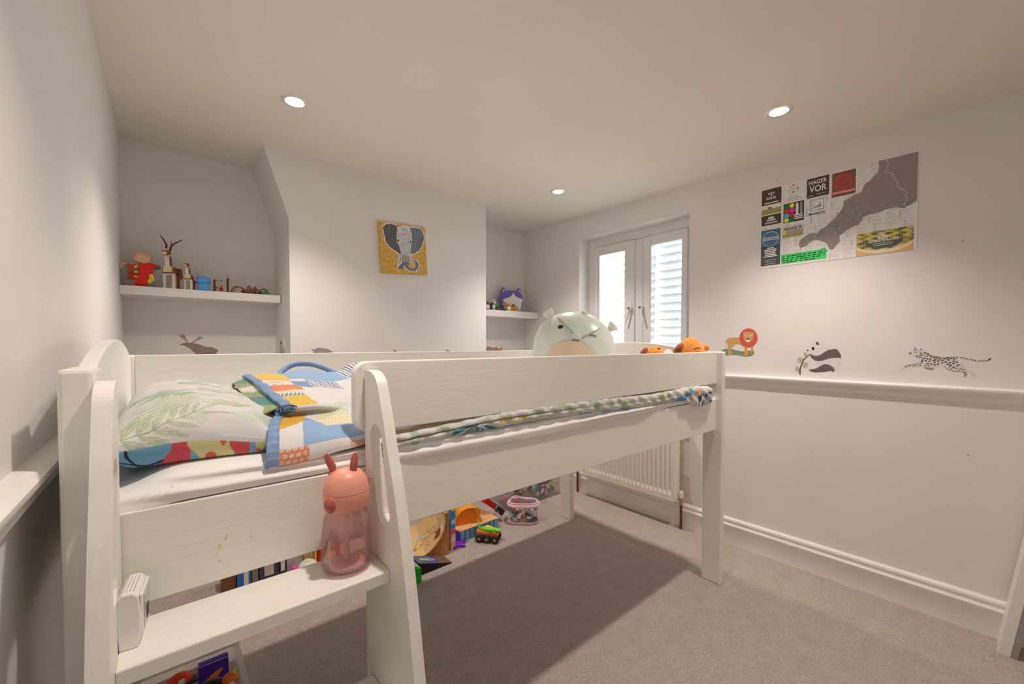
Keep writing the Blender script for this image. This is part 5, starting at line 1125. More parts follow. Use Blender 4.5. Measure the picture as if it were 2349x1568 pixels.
# brick-built stag and fawn
def deer(name, label, loc, k, antlers):
    t = thing(name, label, 'toy', loc, R(-20))
    s_ = lambda *a: tuple(k*v for v in a)
    def cb(mb, c, d, M=None): return mb.cbox(s_(*c), s_(*d), M)
    for x, y, m in ((-0.020, -0.028, bW), (0.020, -0.028, bW), (-0.016, 0.030, bTan), (0.020, 0.030, bB)):
        part('leg', cb(MB(), (x, y, 0.042), (0.011, 0.013, 0.084)), m, t, bevel=0.0015)
    part('body', cb(MB(), (0, 0, 0.100), (0.052, 0.082, 0.036)), bB, t, bevel=0.004)
    part('belly', cb(MB(), (0, -0.004, 0.083), (0.034, 0.06, 0.016)), bW, t, bevel=0.002)
    part('chest', cb(MB(), (0, -0.044, 0.103), (0.040, 0.010, 0.030)), bTan, t, bevel=0.002)
    part('haunch', cb(MB(), (0.030, 0.026, 0.090), (0.014, 0.03, 0.056)), bB, t, bevel=0.004)
    nk = part('neck', cb(MB(), (0, -0.034, 0.142), (0.026, 0.026, 0.062), RX(10)), bB, t, bevel=0.003)
    part('neck_front', cb(MB(), (0, -0.049, 0.142), (0.020, 0.006, 0.056), RX(10)), bW, t, bevel=0.001)
    part('head', cb(MB(), (0, -0.052, 0.190), (0.026, 0.042, 0.026), RX(14)), bB, t, bevel=0.004)
    part('muzzle', cb(MB(), (0, -0.078, 0.183), (0.016, 0.018, 0.016), RX(14)), bTan, t, bevel=0.003)
    part('forehead', cb(MB(), (0, -0.06, 0.205), (0.014, 0.022, 0.008), RX(14)), bW, t, bevel=0.001)
    if antlers:
        for sx in (-1, 1):
            P_ = [s_(sx*0.008, -0.036, 0.205), s_(sx*0.014, -0.030, 0.232), s_(sx*0.036, -0.03, 0.252), s_(sx*0.066, -0.034, 0.268)] if sx > 0 else [s_(-0.008, -0.036, 0.205), s_(-0.008, -0.03, 0.236), s_(-0.020, -0.032, 0.262), s_(-0.034, -0.034, 0.284)]
            an = part('antler', MB().tube(P_, [0.005*k, 0.0045*k, 0.0035*k, 0.0015*k], 6), bD, t, smooth=True)
            q = P_[1]; part('tine', MB().tube([q, (q[0]+sx*0.004*k, q[1]-0.012*k, q[2]+0.018*k)], [0.003*k, 0.001*k], 6), bD, an, smooth=True)
    else:
        for sx in (-1, 1): part('ear', cb(MB(), (sx*0.014, -0.038, 0.214), (0.010, 0.005, 0.020), RY(sx*25)), bTan, t, bevel=0.001)
    part('tail', cb(MB(), (0, 0.046, 0.105), (0.012, 0.012, 0.022), RX(-20)), bB, t, bevel=0.002)
deer('brick_stag', 'brown and white brick-built stag with branching antlers on the shelf', (0.022, 2.725, T1), 0.93, True)
deer('brick_fawn', 'small brick-built fawn beside the stag on the shelf', (0.094, 2.715, T1), 0.66, False)
# small blue toy, plain stand-in
t = thing('blue_toy', 'small plain blue toy with pink side tabs on the shelf', 'toy', (0.150, 2.700, T1))
part('body', MB().ball((0, 0, 0.021), (0.026, 0.020, 0.021), 18, 10, None, 0.55), bBlue, t, smooth=True)
part('lid', MB().ball((0, 0, 0.056), (0.030, 0.022, 0.020), 18, 10, None, 0.6), bBlue, t, smooth=True)
for sx in (-1, 1): part('side_tab', MB().ball((sx*0.034, 0.004, 0.064), (0.007, 0.006, 0.018), 10, 8, RY(sx*14)), bPink, t, smooth=True)
# bare brick posts
t = thing('brick_post_frame', 'low dark brown brick frame of two bare posts on the shelf', 'toy', (0.225, 2.71, T1))
part('base', MB().box(-0.04, 0.045, -0.018, 0.018, 0, 0.004), bD, t)
part('post', MB().box(-0.032, -0.023, -0.005, 0.005, 0.004, 0.066), bD, t)
part('post', MB().box(0.026, 0.035, -0.005, 0.005, 0.004, 0.076), bD, t)
rod_m = plain('rod_grey', px(110, 104, 98))
part('arm', MB().tube([(-0.028, 0, 0.063), (0.010, 0, 0.061)], 0.0016, 6), rod_m, t); part('cross_piece', MB().tube([(0.001, 0, 0.055), (0.001, 0, 0.069)], 0.0022, 6), rod_m, t)
part('rod', MB().tube([(0.030, 0, 0.076), (0.030, 0, 0.098)], 0.0018, 6), rod_m, t); part('peg', MB().tube([(0.030, 0, 0.073), (0.042, 0, 0.073)], 0.002, 6), bD, t)
part('branch', MB().tube([(-0.028, 0, 0.014), (-0.014, 0, 0.028)], 0.0025, 6), bD, t)
t = thing('brick_figure', 'tiny red brick figure between the two bare posts', 'toy', (0.226, 2.702, T1+0.004))
part('legs', MB().box(-0.008, 0.008, -0.005, 0.005, 0, 0.011), bR, t, bevel=0.001); part('torso', MB().box(-0.0085, 0.0085, -0.005, 0.005, 0.011, 0.018), bK, t, bevel=0.001); part('head', MB().lathe([(0.005, 0.018), (0.0055, 0.022), (0.004, 0.030)], 10), bR, t, smooth=True)
# spindly brick creature
t = thing('brick_spider', 'spindly brown brick creature with looped legs and green blocks on the shelf', 'toy', (0.365, 2.70, T1))
part('body', MB().ball((0.0, 0, 0.012), (0.052, 0.016, 0.012), 12, 8, None, 0.7), bD, t, smooth=True)
for i, (x0, hh, x1) in enumerate(((-0.03, 0.042, -0.098), (-0.026, 0.036, -0.09), (0.0, 0.05, -0.022), (0.005, 0.045, 0.022), (0.035, 0.040, 0.085), (0.03, 0.034, 0.066))):
    xm = (x0+x1)/2; sy = -0.008 if i % 2 else 0.008
    pth = smooth_path([(x0, sy, 0.014), (x0*0.6+x1*0.4, sy*1.5, hh*0.9), (x0*0.25+x1*0.75, sy*2, hh*0.8), (x1, sy*2, 0.003)], 5)
    part('leg', MB().tube([tuple(p) for p in pth], 0.0028, 6), bB if i % 2 else bD, t, smooth=True)
for x in (0.052, 0.074): part('green_block', MB().box(x-0.009, x+0.009, -0.016, 0.0, 0, 0.020), bGreen, t, bevel=0.002)
for x, z in ((-0.02, 0.025), (0.012, 0.03), (0.028, 0.022)): part('brick', MB().cbox((x, -0.008, z), (0.02, 0.012, 0.012), RY(x*800)), bB, t, bevel=0.001)

# right shelf ------------------------------------------------------
purple = mat('purple_plush', px(98, 80, 150), rough=0.9, var=0.08, vscale=60, sheen=0.4, bump=0.4, bscale=500); pinkp = mat('ear_pink', px(196, 140, 186), rough=0.9, sheen=0.3, var=0.05); lcat = mat('cat_cream', px(204, 186, 172), rough=0.9, sheen=0.3, var=0.03)
t = thing('cat_plush', 'purple and cream cat-shaped plush on the right alcove shelf', 'soft toy', (2.300, 2.765, T2), R(-18))
part('body', MB().ball((0, 0, 0.094), (0.108, 0.058, 0.096), 26, 16, None, 0.72), purple, t, smooth=True)
def dome(poly, ry, rr_, z0, lift):
    """patch wrapped on the front of a rounded body"""
    mb = MB(); out = []
    for (x, z) in poly:
        d = max(0.0, 1-abs(x/rr_[0])**2.7-abs((z-z0)/rr_[2])**2.7); out.append((x, -rr_[1]*d**0.37-lift, z))
    return out
star = [(0, 0.172), (0.012, 0.150), (0.020, 0.135), (0.050, 0.122), (0.092, 0.116), (0.096, 0.100), (0.082, 0.080), (0.080, 0.04), (0.082, 0.006), (0.0, 0.004), (-0.082, 0.006), (-0.080, 0.04), (-0.082, 0.075), (-0.096, 0.095), (-0.080, 0.112), (-0.045, 0.122), (-0.022, 0.135), (-0.012, 0.150)]
import bmesh as _bm
def wrap_patch(poly, rr_, z0, lift, n=40, power=2.7):
    xs_ = np.linspace(min(p[0] for p in poly), max(p[0] for p in poly), n); zs_ = np.linspace(min(p[1] for p in poly), max(p[1] for p in poly), n)
    Xg, Zg = np.meshgrid(xs_, zs_, indexing='ij'); d = np.clip(1-np.abs(Xg/rr_[0])**power-np.abs((Zg-z0)/rr_[2])**power, 0, 1)
    Yg = -rr_[1]*d**(1/power)-lift
    ins = inpoly(Xg, Zg, poly); mb = MB(); I = -np.ones((n, n), int); vs, fs = [], []
    for i in range(n-1):
        for j in range(n-1):
            if ins[i, j] and ins[i+1, j] and ins[i, j+1] and ins[i+1, j+1]:
                q = []
                for (a, b) in ((i, j), (i+1, j), (i+1, j+1), (i, j+1)):
                    if I[a, b] < 0: I[a, b] = len(vs); vs.append((Xg[a, b], Yg[a, b], Zg[a, b]))
                    q.append(I[a, b])
                fs.append(tuple(q))
    mb.add(vs, fs); return mb
part('cream_face', wrap_patch(star, (0.108, 0.058, 0.096), 0.094, 0.0015, 56), lcat, t, smooth='all')
for sx in (-1, 1):
    e = part('ear', MB().prism([(sx*0.042, 0.17), (sx*0.060, 0.205), (sx*0.075, 0.215), (sx*0.088, 0.200), (sx*0.096, 0.140)][::sx], (0, -0.012, 0), (1, 0, 0), (0, 0, 1), (0, 1, 0), 0.028), purple, t, bevel=0.006)
    part('inner_ear', MB().prism([(sx*0.056, 0.174), (sx*0.066, 0.196), (sx*0.076, 0.200), (sx*0.084, 0.186), (sx*0.088, 0.158)][::sx], (0, -0.014, 0), (1, 0, 0), (0, 0, 1), (0, -1, 0), 0.003), pinkp, e, bevel=0.001)
part('nose', MB().ball((0, -0.056, 0.138), (0.004, 0.003, 0.003), 8, 6), pinkp, t, smooth=True)
# brick train base with two white rabbits
t = thing('brick_train', 'low brown and green brick train on the right shelf behind rabbits', 'toy', (2.005, 2.735, T2), R(-6))
part('chassis', MB().box(-0.13, 0.12, -0.02, 0.02, 0.004, 0.026), bB, t, bevel=0.002)
part('green_wagon', MB().box(0.052, 0.118, -0.022, 0.022, 0.030, 0.062), bGreen, t, bevel=0.002)
part('green_wagon', MB().box(-0.13, -0.092, -0.022, 0.022, 0.030, 0.062), bGreen, t, bevel=0.002)
part('red_cab', MB().box(-0.088, -0.052, -0.018, 0.018, 0.030, 0.060), plain('brick_maroon', px(120, 34, 34)), t, bevel=0.002)
part('roof', MB().box(-0.05, 0.02, -0.02, 0.02, 0.058, 0.066), bK, t, bevel=0.001); part('cab_wall', MB().box(-0.01, 0.018, -0.018, 0.018, 0.026, 0.058), plain('brick_maroon', px(120, 34, 34)), t)
for x in (-0.10, -0.04, 0.03, 0.09): part('wheel', MB().lathe([(0.010, 0), (0.010, 0.006)], 12, (x, -0.020, 0.010), RX(90)), bK, t)
part('blue_post', MB().tube([(-0.122, -0.004, 0.062), (-0.122, -0.004, 0.10), (-0.112, -0.004, 0.102)], [0.009, 0.006, 0.006], 8), plain('post_blue', px(30, 100, 140)), t, smooth=True)
wr_ = plain('rabbit_white', px(226, 216, 198), rough=0.5)
def rabbit(label, loc, rz, stand):
    t = thing('toy_rabbit', label, 'toy', loc, R(rz))
    z0 = 0.006
    part('stand', MB().lathe([(0.02, 0), (0.02, 0.004), (0.012, 0.007)], 14), bR if not stand else bTeal, t, smooth=True)
    if stand:
        part('body', MB().ball((0, 0, 0.030), (0.013, 0.012, 0.024), 12, 8), wr_, t, smooth=True); part('head', MB().ball((0.006, -0.004, 0.060), (0.013, 0.011, 0.011), 12, 8), wr_, t, smooth=True)
        part('scarf', MB().lathe([(0.010, 0), (0.0125, 0.004), (0.010, 0.008)], 12, (0.002, -0.002, 0.042)), bR, t, smooth=True)
        ez = 0.068
        for sx in (-1, 1): part('ear', MB().tube([(sx*0.006, 0, ez), (sx*0.008, 0.002, ez+0.012), (sx*0.009, 0.003, ez+0.022)], [0.004, 0.0045, 0.002], 8), wr_, t, smooth=True)
    else:
        part('body', MB().ball((0.012, 0, 0.024), (0.022, 0.013, 0.018), 12, 8), wr_, t, smooth=True); part('head', MB().ball((-0.016, -0.002, 0.036), (0.013, 0.011, 0.011), 12, 8), wr_, t, smooth=True)
        for sx in (-1, 1): part('ear', MB().tube([(-0.010, sx*0.005, 0.044), (-0.004, sx*0.006, 0.056)], [0.004, 0.002], 8), wr_, t, smooth=True)
        for x in (-0.004, 0.024): part('leg', MB().tube([(x, -0.005, 0.014), (x-0.002, -0.006, 0.007)], [0.005, 0.004], 8), wr_, t, smooth=True)
rabbit('small white toy rabbit on all fours beside the train', (1.978, 2.690, T2), 5, False)
rabbit('small white toy rabbit standing upright with red scarf', (2.052, 2.688, T2), 0, True)
amber = mat('amber_gloss', px(158, 92, 34), rough=0.15, var=0.45, vscale=60, coat=0.6); cream = mat('cream_gloss', px(226, 200, 142), rough=0.2, var=0.1, coat=0.4); mar = mat('maroon_gloss', px(120, 32, 26), rough=0.2, var=0.2, coat=0.4)
t = thing('glazed_ornament', 'glossy amber and cream creature ornament in front of the cat plush', 'ornament', (2.205, 2.690, T2), R(-8))
part('neck', MB().tube([(-0.060, 0, 0.052), (-0.040, 0, 0.062), (-0.012, 0, 0.054), (0.012, 0, 0.036)], [0.008, 0.010, 0.014, 0.016], 10), amber, t, smooth=True)
part('body', MB().ball((0.056, 0, 0.024), (0.042, 0.022, 0.024), 16, 10), amber, t, smooth=True)
part('chest', MB().ball((0.004, -0.006, 0.022), (0.022, 0.018, 0.022), 14, 9), cream, t, smooth=True)
part('fin', MB().prism([(0.03, 0.040), (0.045, 0.062), (0.058, 0.062), (0.078, 0.040)], (0, -0.006, 0), (1, 0, 0), (0, 0, 1), (0, 1, 0), 0.012), mar, t, bevel=0.003)
part('foot', MB().ball((-0.034, -0.004, 0.007), (0.018, 0.012, 0.007), 10, 6), bK, t, smooth=True); part('base', MB().box(-0.03, 0.088, -0.018, 0.018, 0, 0.004), cream, t, bevel=0.0015)

# ================================================================== soft toys on the bed
mintm = mat('mint_plush', px(182, 178, 164), rough=0.75, var=0.05, vscale=14, sheen=0.5, bump=0.25, bscale=260); peach = mat('peach_plush', px(214, 166, 138), rough=0.85, var=0.04, vscale=20, sheen=0.4); shiny = mat('satin_mint', px(184, 184, 166), rough=0.3, var=0.04, vscale=20, spec=0.6, bump=0.35, bscale=40); lemon = mat('lemon_trim', px(220, 208, 168), rough=0.6, var=0.05, sheen=0.3); stitch = mat('stitch_dark', px(40, 30, 28), rough=0.6); seamm = mat('mint_seam', px(140, 158, 146), rough=0.8)
RR = (0.205, 0.145, 0.180); ZC = 0.165
pt = thing('round_plush', 'large round mint green plush with peach belly sitting on the bed', 'soft toy', (1.555, 1.405, 1.002), 0, rot=(R(-4), R(7), R(-47)))
mb = MB(); nu_, nv_ = 48, 30; vs = []
body = MB().ball((0, 0, ZC), RR, nu_, nv_)
bv = []
for (x, y, z) in body.v:
    k = (z-ZC)/RR[2]
    wob = 1+0.012*math.sin(9*math.atan2(y, x)+6*k)+0.01*math.sin(17*x*5+11*z*6)
    flat_ = 1+0.16*max(0, -k)**1.2*(1 if True else 0)      # heavier towards the bottom
    zz = z if k > -0.8 else ZC-RR[2]*(0.8+(abs(k)-0.8)*0.45)
    bv.append((x*flat_*wob, y*flat_*wob, zz))
body.v = bv
zmin = min(v[2] for v in bv)
part('body', body, mintm, pt, smooth='all')
def P2(x, z, lift=0.002):
    k = (z-ZC)/RR[2]; fl = 1+0.16*max(0, -k)**1.2
    d = max(0.0, 1-(x/(RR[0]*fl))**2-k**2); return (x, -RR[1]*fl*math.sqrt(d)-lift, z)
def pl_patch(poly, lift, n=44):
    xs_ = np.linspace(min(p[0] for p in poly), max(p[0] for p in poly), n); zs_ = np.linspace(min(p[1] for p in poly), max(p[1] for p in poly), n)
    ins = inpoly(*np.meshgrid(xs_, zs_, indexing='ij'), poly); I = {}; vs, fs = [], []
    for i in range(n-1):
        for j in range(n-1):
            if ins[i, j] and ins[i+1, j] and ins[i, j+1] and ins[i+1, j+1]:
                q = []
                for ab in ((i, j), (i+1, j), (i+1, j+1), (i, j+1)):
                    if ab not in I: I[ab] = len(vs); vs.append(P2(xs_[ab[0]], zs_[ab[1]], lift))
                    q.append(I[ab])
                fs.append(tuple(q))
    return MB().add(vs, fs)
part('belly', pl_patch(circ(-0.004, 0.088, 0.122, 0.100, 40), 0.006, 60), peach, pt, smooth='all')
part('forehead_patch', pl_patch([(-0.100, 0.300), (-0.010, 0.222), (0.030, 0.205), (0.110, 0.262), (0.128, 0.29), (0.06, 0.345), (-0.05, 0.35)], 0.003, 50), shiny, pt, smooth='all')
for a, b in (((-0.098, 0.298), (-0.006, 0.218)), ((0.030, 0.203), (0.112, 0.264))):
    part('seam', MB().tube([P2(a[0]+(b[0]-a[0])*k/8, a[1]+(b[1]-a[1])*k/8, 0.004) for k in range(9)], 0.0022, 6), seamm, pt)
part('eye', MB().ball(P2(-0.076, 0.246, 0.0), (0.0135, 0.006, 0.0115), 14, 8), stitch, pt, smooth=True)
part('winking_eye', MB().tube([P2(0.066+0.032*k/6, 0.222+0.006*math.sin(k/6*2.6)-0.004*k/6, 0.003) for k in range(7)], 0.0020, 6), stitch, pt)
part('mouth', MB().tube([P2(-0.012+0.028*k/6, 0.192-0.008*math.sin(math.pi*k/6), 0.003) for k in range(7)], 0.0022, 6), stitch, pt)
sn = part('snout', MB().ball(P2(0.004, 0.210, 0.004), (0.021, 0.011, 0.013), 16, 9, RY(10)), lemon, pt, smooth=True)
for dx in (-0.006, 0.007): part('nostril', MB().ball((P2(0.004+dx, 0.209, 0.016)[0], P2(0.004, 0.209, 0.0155)[1], 0.209), (0.002, 0.0015, 0.004), 8, 6), seamm, sn, smooth=True)
part('head_bump', MB().ball((0.030, -0.045, 0.335), (0.018, 0.016, 0.016), 12, 8), shiny, pt, smooth=True)
for (x, z, tilt) in ((-0.125, 0.300, -38), (0.155, 0.272, 42)):
    ear = MB(); Mx = RY(tilt)
    ear.lathe([(0.008, 0), (0.018, 0.022), (0.030, 0.042), (0.026, 0.050), (0.004, 0.036)], 16, (x, -0.01, z-0.008), Mx)
    part('ear', ear, lemon, pt, smooth=True)
# two brown soft toys lying at the foot end
caram = mat('caramel_plush', px(186, 112, 40), rough=0.95, var=0.18, vscale=90, sheen=0.5, bump=0.8, bscale=320); rust = mat('rust_lining', px(120, 52, 22), rough=0.95, var=0.15, vscale=60, sheen=0.3); spot = mat('grey_print_cloth', px(190, 174, 166), rough=0.9, var=0.3, vscale=70)
t = thing('brown_plush', 'caramel soft toy with a round tail bobble by the corner post', 'soft toy', (1.965, 0.985, 1.006), R(-62))
b_ = MB().ball((0.004, 0, 0.095), (0.078, 0.062, 0.095), 22, 14); b_.v = [(x, y, z*(1.0+0.10*math.sin((x+0.08)*18))) for x, y, z in b_.v]
part('body', b_, caram, t, smooth='all')
part('open_mouth', MB().ball((-0.048, -0.016, 0.150), (0.020, 0.050, 0.034), 14, 9, RY(35)), rust, t, smooth='all')
part('bobble', MB().ball((0.078, 0, 0.158), (0.014, 0.014, 0.016), 12, 8), caram, t, smooth=True); part('fold', MB().tube([(0.02, -0.052, 0.152), (0.035, -0.046, 0.158), (0.05, -0.036, 0.152)], 0.003, 6), rust, t)
t = thing('brown_plush', 'caramel soft toy beside grey printed cloth near the footboard', 'soft toy', (1.950, 1.165, 1.006), R(-62))
part('body', MB().ball((0, 0, 0.083), (0.072, 0.058, 0.083), 22, 14), caram, t, smooth='all'); part('ear', MB().ball((-0.052, -0.01, 0.128), (0.020, 0.040, 0.032), 14, 9, RY(30)), rust, t, smooth='all'); part('eye', MB().ball((0.022, -0.026, 0.152), (0.008, 0.005, 0.004), 8, 6), stitch, t); part('nose', MB().ball((-0.05, -0.04, 0.118), (0.010, 0.008, 0.008), 8, 6), bTeal, t)
t2 = part('printed_cloth', MB().ball((1.945, 1.085, 1.08), (0.035, 0.034, 0.076), 16, 10), spot, smooth='all'); tag(t2, 'grey printed cloth bundle between the two brown soft toys', 'cloth')

# ================================================================== on the ladder step
ST = 0.742
bt = thing('water_bottle', 'pink water bottle with animal shaped lid and two ears on the step', 'bottle', (0.264, 0.823, ST), R(-4))
pinkc = clear_mat('pink_plastic', (0.975, 0.86, 0.85), 0.1, 0.05, 0.06); water = clear_mat('water', (0.97, 0.93, 0.93), 0.15, 0.02, 0.0); coralm = mat('coral_plastic', (0.88, 0.38, 0.28), rough=0.35, var=0.02); deep = mat('rust_plastic', (0.50, 0.13, 0.10), rough=0.35, var=0.02); straw = clear_mat('straw_white', (0.95, 0.92, 0.92), 0.1, 0.1, 0.35)
part('bottle_body', MB().lathe([(0.004, 0.002), (0.034, 0.001), (0.043, 0.006), (0.0465, 0.016), (0.0470, 0.030), (0.0455, 0.070), (0.0425, 0.100), (0.038, 0.112), (0.034, 0.117), (0.034, 0.126), (0.032, 0.126), (0.032, 0.116), (0.036, 0.110), (0.0405, 0.099), (0.0435, 0.070), (0.0450, 0.030), (0.0440, 0.017), (0.040, 0.0085), (0.030, 0.005), (0.004, 0.006)], 40), pinkc, bt, smooth=True)
part('base_ring', MB().lathe([(0.012, 0.0065), (0.030, 0.0075), (0.034, 0.010), (0.030, 0.012), (0.012, 0.011)], 28), mat('pink_base', px(226, 150, 146), rough=0.3), bt, smooth=True)
part('water', MB().lathe([(0.004, 0.009), (0.038, 0.0105), (0.0432, 0.020), (0.0442, 0.032), (0.0438, 0.050), (0.004, 0.050)], 36), water, bt, smooth=True)
part('straw', MB().lathe([(0.004, 0.012), (0.004, 0.12)], 12), straw, bt, smooth=True); part('straw_weight', MB().lathe([(0.006, 0.012), (0.006, 0.040), (0.0045, 0.044)], 12), straw, bt, smooth=True)
ld_ = part('lid', MB().lathe([(0.034, 0.119), (0.0385, 0.121), (0.041, 0.130), (0.0425, 0.145), (0.0418, 0.152), (0.0410, 0.1525), (0.0410, 0.1535), (0.0418, 0.154), (0.0405, 0.165), (0.035, 0.180), (0.026, 0.190), (0.012, 0.195), (0.002, 0.196)], 36), coralm, bt, smooth=True)
part('muzzle', MB().ball((-0.033, -0.021, 0.138), (0.0125, 0.0125, 0.0165), 16, 10), deep, ld_, smooth=True); part('snout_base', MB().ball((-0.024, -0.015, 0.140), (0.018, 0.018, 0.020), 16, 10), coralm, ld_, smooth=True)
for (x, y, l) in ((-0.020, 0.012, -0.014), (0.010, -0.012, 0.004)):
    part('ear', MB().tube([(x, y, 0.186), (x+l*0.25, y, 0.200), (x+l*0.7, y, 0.214), (x+l, y, 0.226)], [0.0055, 0.0075, 0.007, 0.0035], 10), deep, ld_, smooth=True)
    part('ear_base', MB().ball((x, y, 0.187), (0.011, 0.011, 0.006), 12, 6), deep, ld_, smooth=True)
part('carry_loop', MB().lathe([(0.004, -0.002), (0.007, -0.002), (0.007, 0.002), (0.004, 0.002)], 16, (0.044, 0.010, 0.160), RX(90), closed=True), coralm, ld_, smooth=True)
# little white display unit
ck = thing('digital_clock', 'small white digital clock with grey screen at the step end', 'clock', (-0.0425, 0.832, ST), R(-6))
ck.scale = (0.68, 0.85, 0.86)
cw = mat('clock_plastic', px(214, 204, 198), rough=0.4, var=0.02)
pr = [(-0.019, 0.0), (0.011, 0.0), (0.015, 0.012), (0.017, 0.05), (0.013, 0.086), (0.004, 0.094), (-0.014, 0.094), (-0.021, 0.086), (-0.022, 0.05)]
cb = part('body', MB().prism(pr, (0, -0.040, 0), (1, 0, 0), (0, 0, 1), (0, 1, 0), 0.08), cw, ck, bevel=0.003)
part('bezel', MB().cbox((0.0165, 0, 0.050), (0.005, 0.07, 0.074)), cw, ck, bevel=0.004)
part('screen', MB().cbox((0.0195, 0.002, 0.052), (0.0012, 0.056, 0.058)), mat('lcd_grey', px(150, 146, 144), rough=0.2), ck); part('screen_bar', MB().cbox((0.0204, 0.004, 0.040), (0.0008, 0.018, 0.022)), bK, ck)
for k in range(4): part('vent', MB().cbox((-0.014+0.006*k, 0, 0.0944), (0.0022, 0.06, 0.0012)), mat('vent_grey', px(166, 150, 140)), ck)
# ================================================================== toys on the floor under and beyond the bed
woodL = mat('pale_plywood', px(206, 160, 108, 0.8), rough=0.5, var=0.08, vscale=20, stretch=(1, 8, 8)); woodD = mat('orange_pine', px(176, 110, 58), rough=0.5, var=0.22, vscale=14, stretch=(6, 6, 0.6))
RAMP_PTS = [(0.028, 0.240), (0.026, 0.180), (0.044, 0.120), (0.087, 0.062), (0.145, 0.022), (0.24, 0.006)]
# quarter pipe: side panels and the curved riding surface covered in stickers
qp = thing('toy_ramp', 'wooden curved toy skate ramp covered in stickers under the bed', 'toy ramp', (1.19, 1.975, 0), math.atan2(0.312, -0.95))
cur = [tuple(p) for p in smooth_path(RAMP_PTS, 5)]
side = [(0.0, 0.0), (0.0, 0.240), (0.030, 0.240)]+cur[1:]+[(0.24, 0.0)]
for y in (0.0, -0.36): part('side_panel', MB().prism(side, (0, y, 0), (1, 0, 0), (0, 0, 1), (0, -1, 0), 0.012), woodD, qp, bevel=0.001)
n1, n2 = len(cur), 150
cs = smooth_path(cur, 6); arcl = np.concatenate([[0], np.cumsum(np.linalg.norm(np.diff(cs, axis=0), axis=1))])
ws = np.linspace(0.006, -0.378, n2)
A = np.zeros((len(cs), n2, 3)); A[..., 0] = cs[:, 0][:, None]; A[..., 2] = cs[:, 1][:, None]+0.001; A[..., 1] = ws[None, :]
U = np.broadcast_to(arcl[:, None], A.shape[:2]).ravel(); V = -np.broadcast_to(ws[None, :], A.shape[:2]).ravel()
C = np.tile(np.array(px(204, 160, 104, 0.8)), (U.size, 1))*(1+0.05*vnoise(U, V, 60, 51))[:, None]
Dk = px(78, 62, 50)
rr0 = np.random.default_rng(8)
def sq(u0, v0, w, h, c, a=0.0):
    ca_, sa_ = math.cos(a), math.sin(a); x, y = U-u0, V-v0
    m = (np.abs(x*ca_+y*sa_) < w/2) & (np.abs(-x*sa_+y*ca_) < h/2); C[m] = c
sq(0.055, 0.035, 0.10, 0.024, px(232, 222, 206), 0.1)            # white sticker strip
for k in range(5): sq(0.018+0.016*k, 0.035, 0.010, 0.013, px(40, 110, 96), 0.3)
sq(0.14, 0.055, 0.06, 0.06, px(104, 42, 24), 0.5); sq(0.16, 0.075, 0.016, 0.016, px(214, 120, 100), 0.4)
for k in range(16): sq(0.07+0.012*k, 0.085+0.0045*k, 0.004, 0.026, px(120, 96, 76), 0.5)
for k in range(20): sq(rr0.uniform(0.03, 0.34), rr0.uniform(0.05, 0.28), rr0.uniform(0.004, 0.018), rr0.uniform(0.004, 0.012), Dk, rr0.uniform(0, 3))
sq(0.06, 0.16, 0.03, 0.03, px(120, 138, 80), 0.3); sq(0.05, 0.23, 0.05, 0.05, px(176, 178, 182), 0.2); sq(0.08, 0.24, 0.03, 0.04, px(206, 120, 70), 0.6)
sq(0.30, 0.09, 0.026, 0.026, px(214, 84, 44), 0.4); sq(0.30, 0.09, 0.014, 0.014, px(60, 130, 140), 0.2); sq(0.25, 0.20, 0.05, 0.04, px(150, 150, 152), 0.7)
for q in ([(0.26, 0.20), (0.30, 0.10)], [(0.24, 0.12), (0.29, 0.09)], [(0.08, 0.14), (0.12, 0.10), (0.09, 0.09)], [(0.20, 0.22), (0.18, 0.14)]): C[near_line(U, V, q, 0.0016)] = Dk
part('riding_surface', MB().grid(A), mat('sticker_plywood', attr=True, rough=0.4), qp, smooth='all', colors=C, solid=0.006)
part('coping', MB().tube([(0.034, 0.004, 0.243), (0.034, -0.374, 0.243)], 0.005, 8), metal, qp, smooth=True)
for (x, z) in ((0.015, 0.16), (0.012, 0.22), (0.09, 0.02)): part('screw', MB().lathe([(0.003, 0), (0.003, 0.001)], 8, (x, 0.0, z), RX(-90)), dark_hole, qp)
# tall thin card box
t = thing('tall_toy_box', 'thin blue, yellow and pink toy box standing behind the curved ramp', 'box', (1.235, 2.03, 0), R(8))
part('upper', MB().box(-0.016, 0.016, -0.022, 0.03, 0.12, 0.25), plain('box_blue', px(56, 120, 190)), t); part('lower', MB().box(-0.016, 0.016, -0.022, 0.03, 0.0, 0.12), plain('box_cream', px(198, 152, 120), var=0.3), t)
for z, c in ((0.235, px(232, 190, 60)), (0.16, px(180, 210, 220)), (0.105, px(208, 60, 120)), (0.06, px(226, 200, 170))): part('print_band', MB().box(-0.013, 0.014, -0.0235, -0.022, z-0.012, z+0.012), plain('band_%d' % int(z*1000), c), t)
t = part('purple_star', MB().prism([(0.06*(1 if k % 2 == 0 else 0.5)*math.cos(k*math.pi/5), 0.06*(1 if k % 2 == 0 else 0.5)*math.sin(k*math.pi/5)) for k in range(10)], (1.285, 2.035, 0.0), (1, 0, 0), (0, 1, 0), (0, 0, 1), 0.016), mat('purple_felt', px(112, 36, 150), rough=0.9, var=0.1), bevel=0.004); tag(t, 'purple felt star lying on the carpet by the blue box', 'toy')
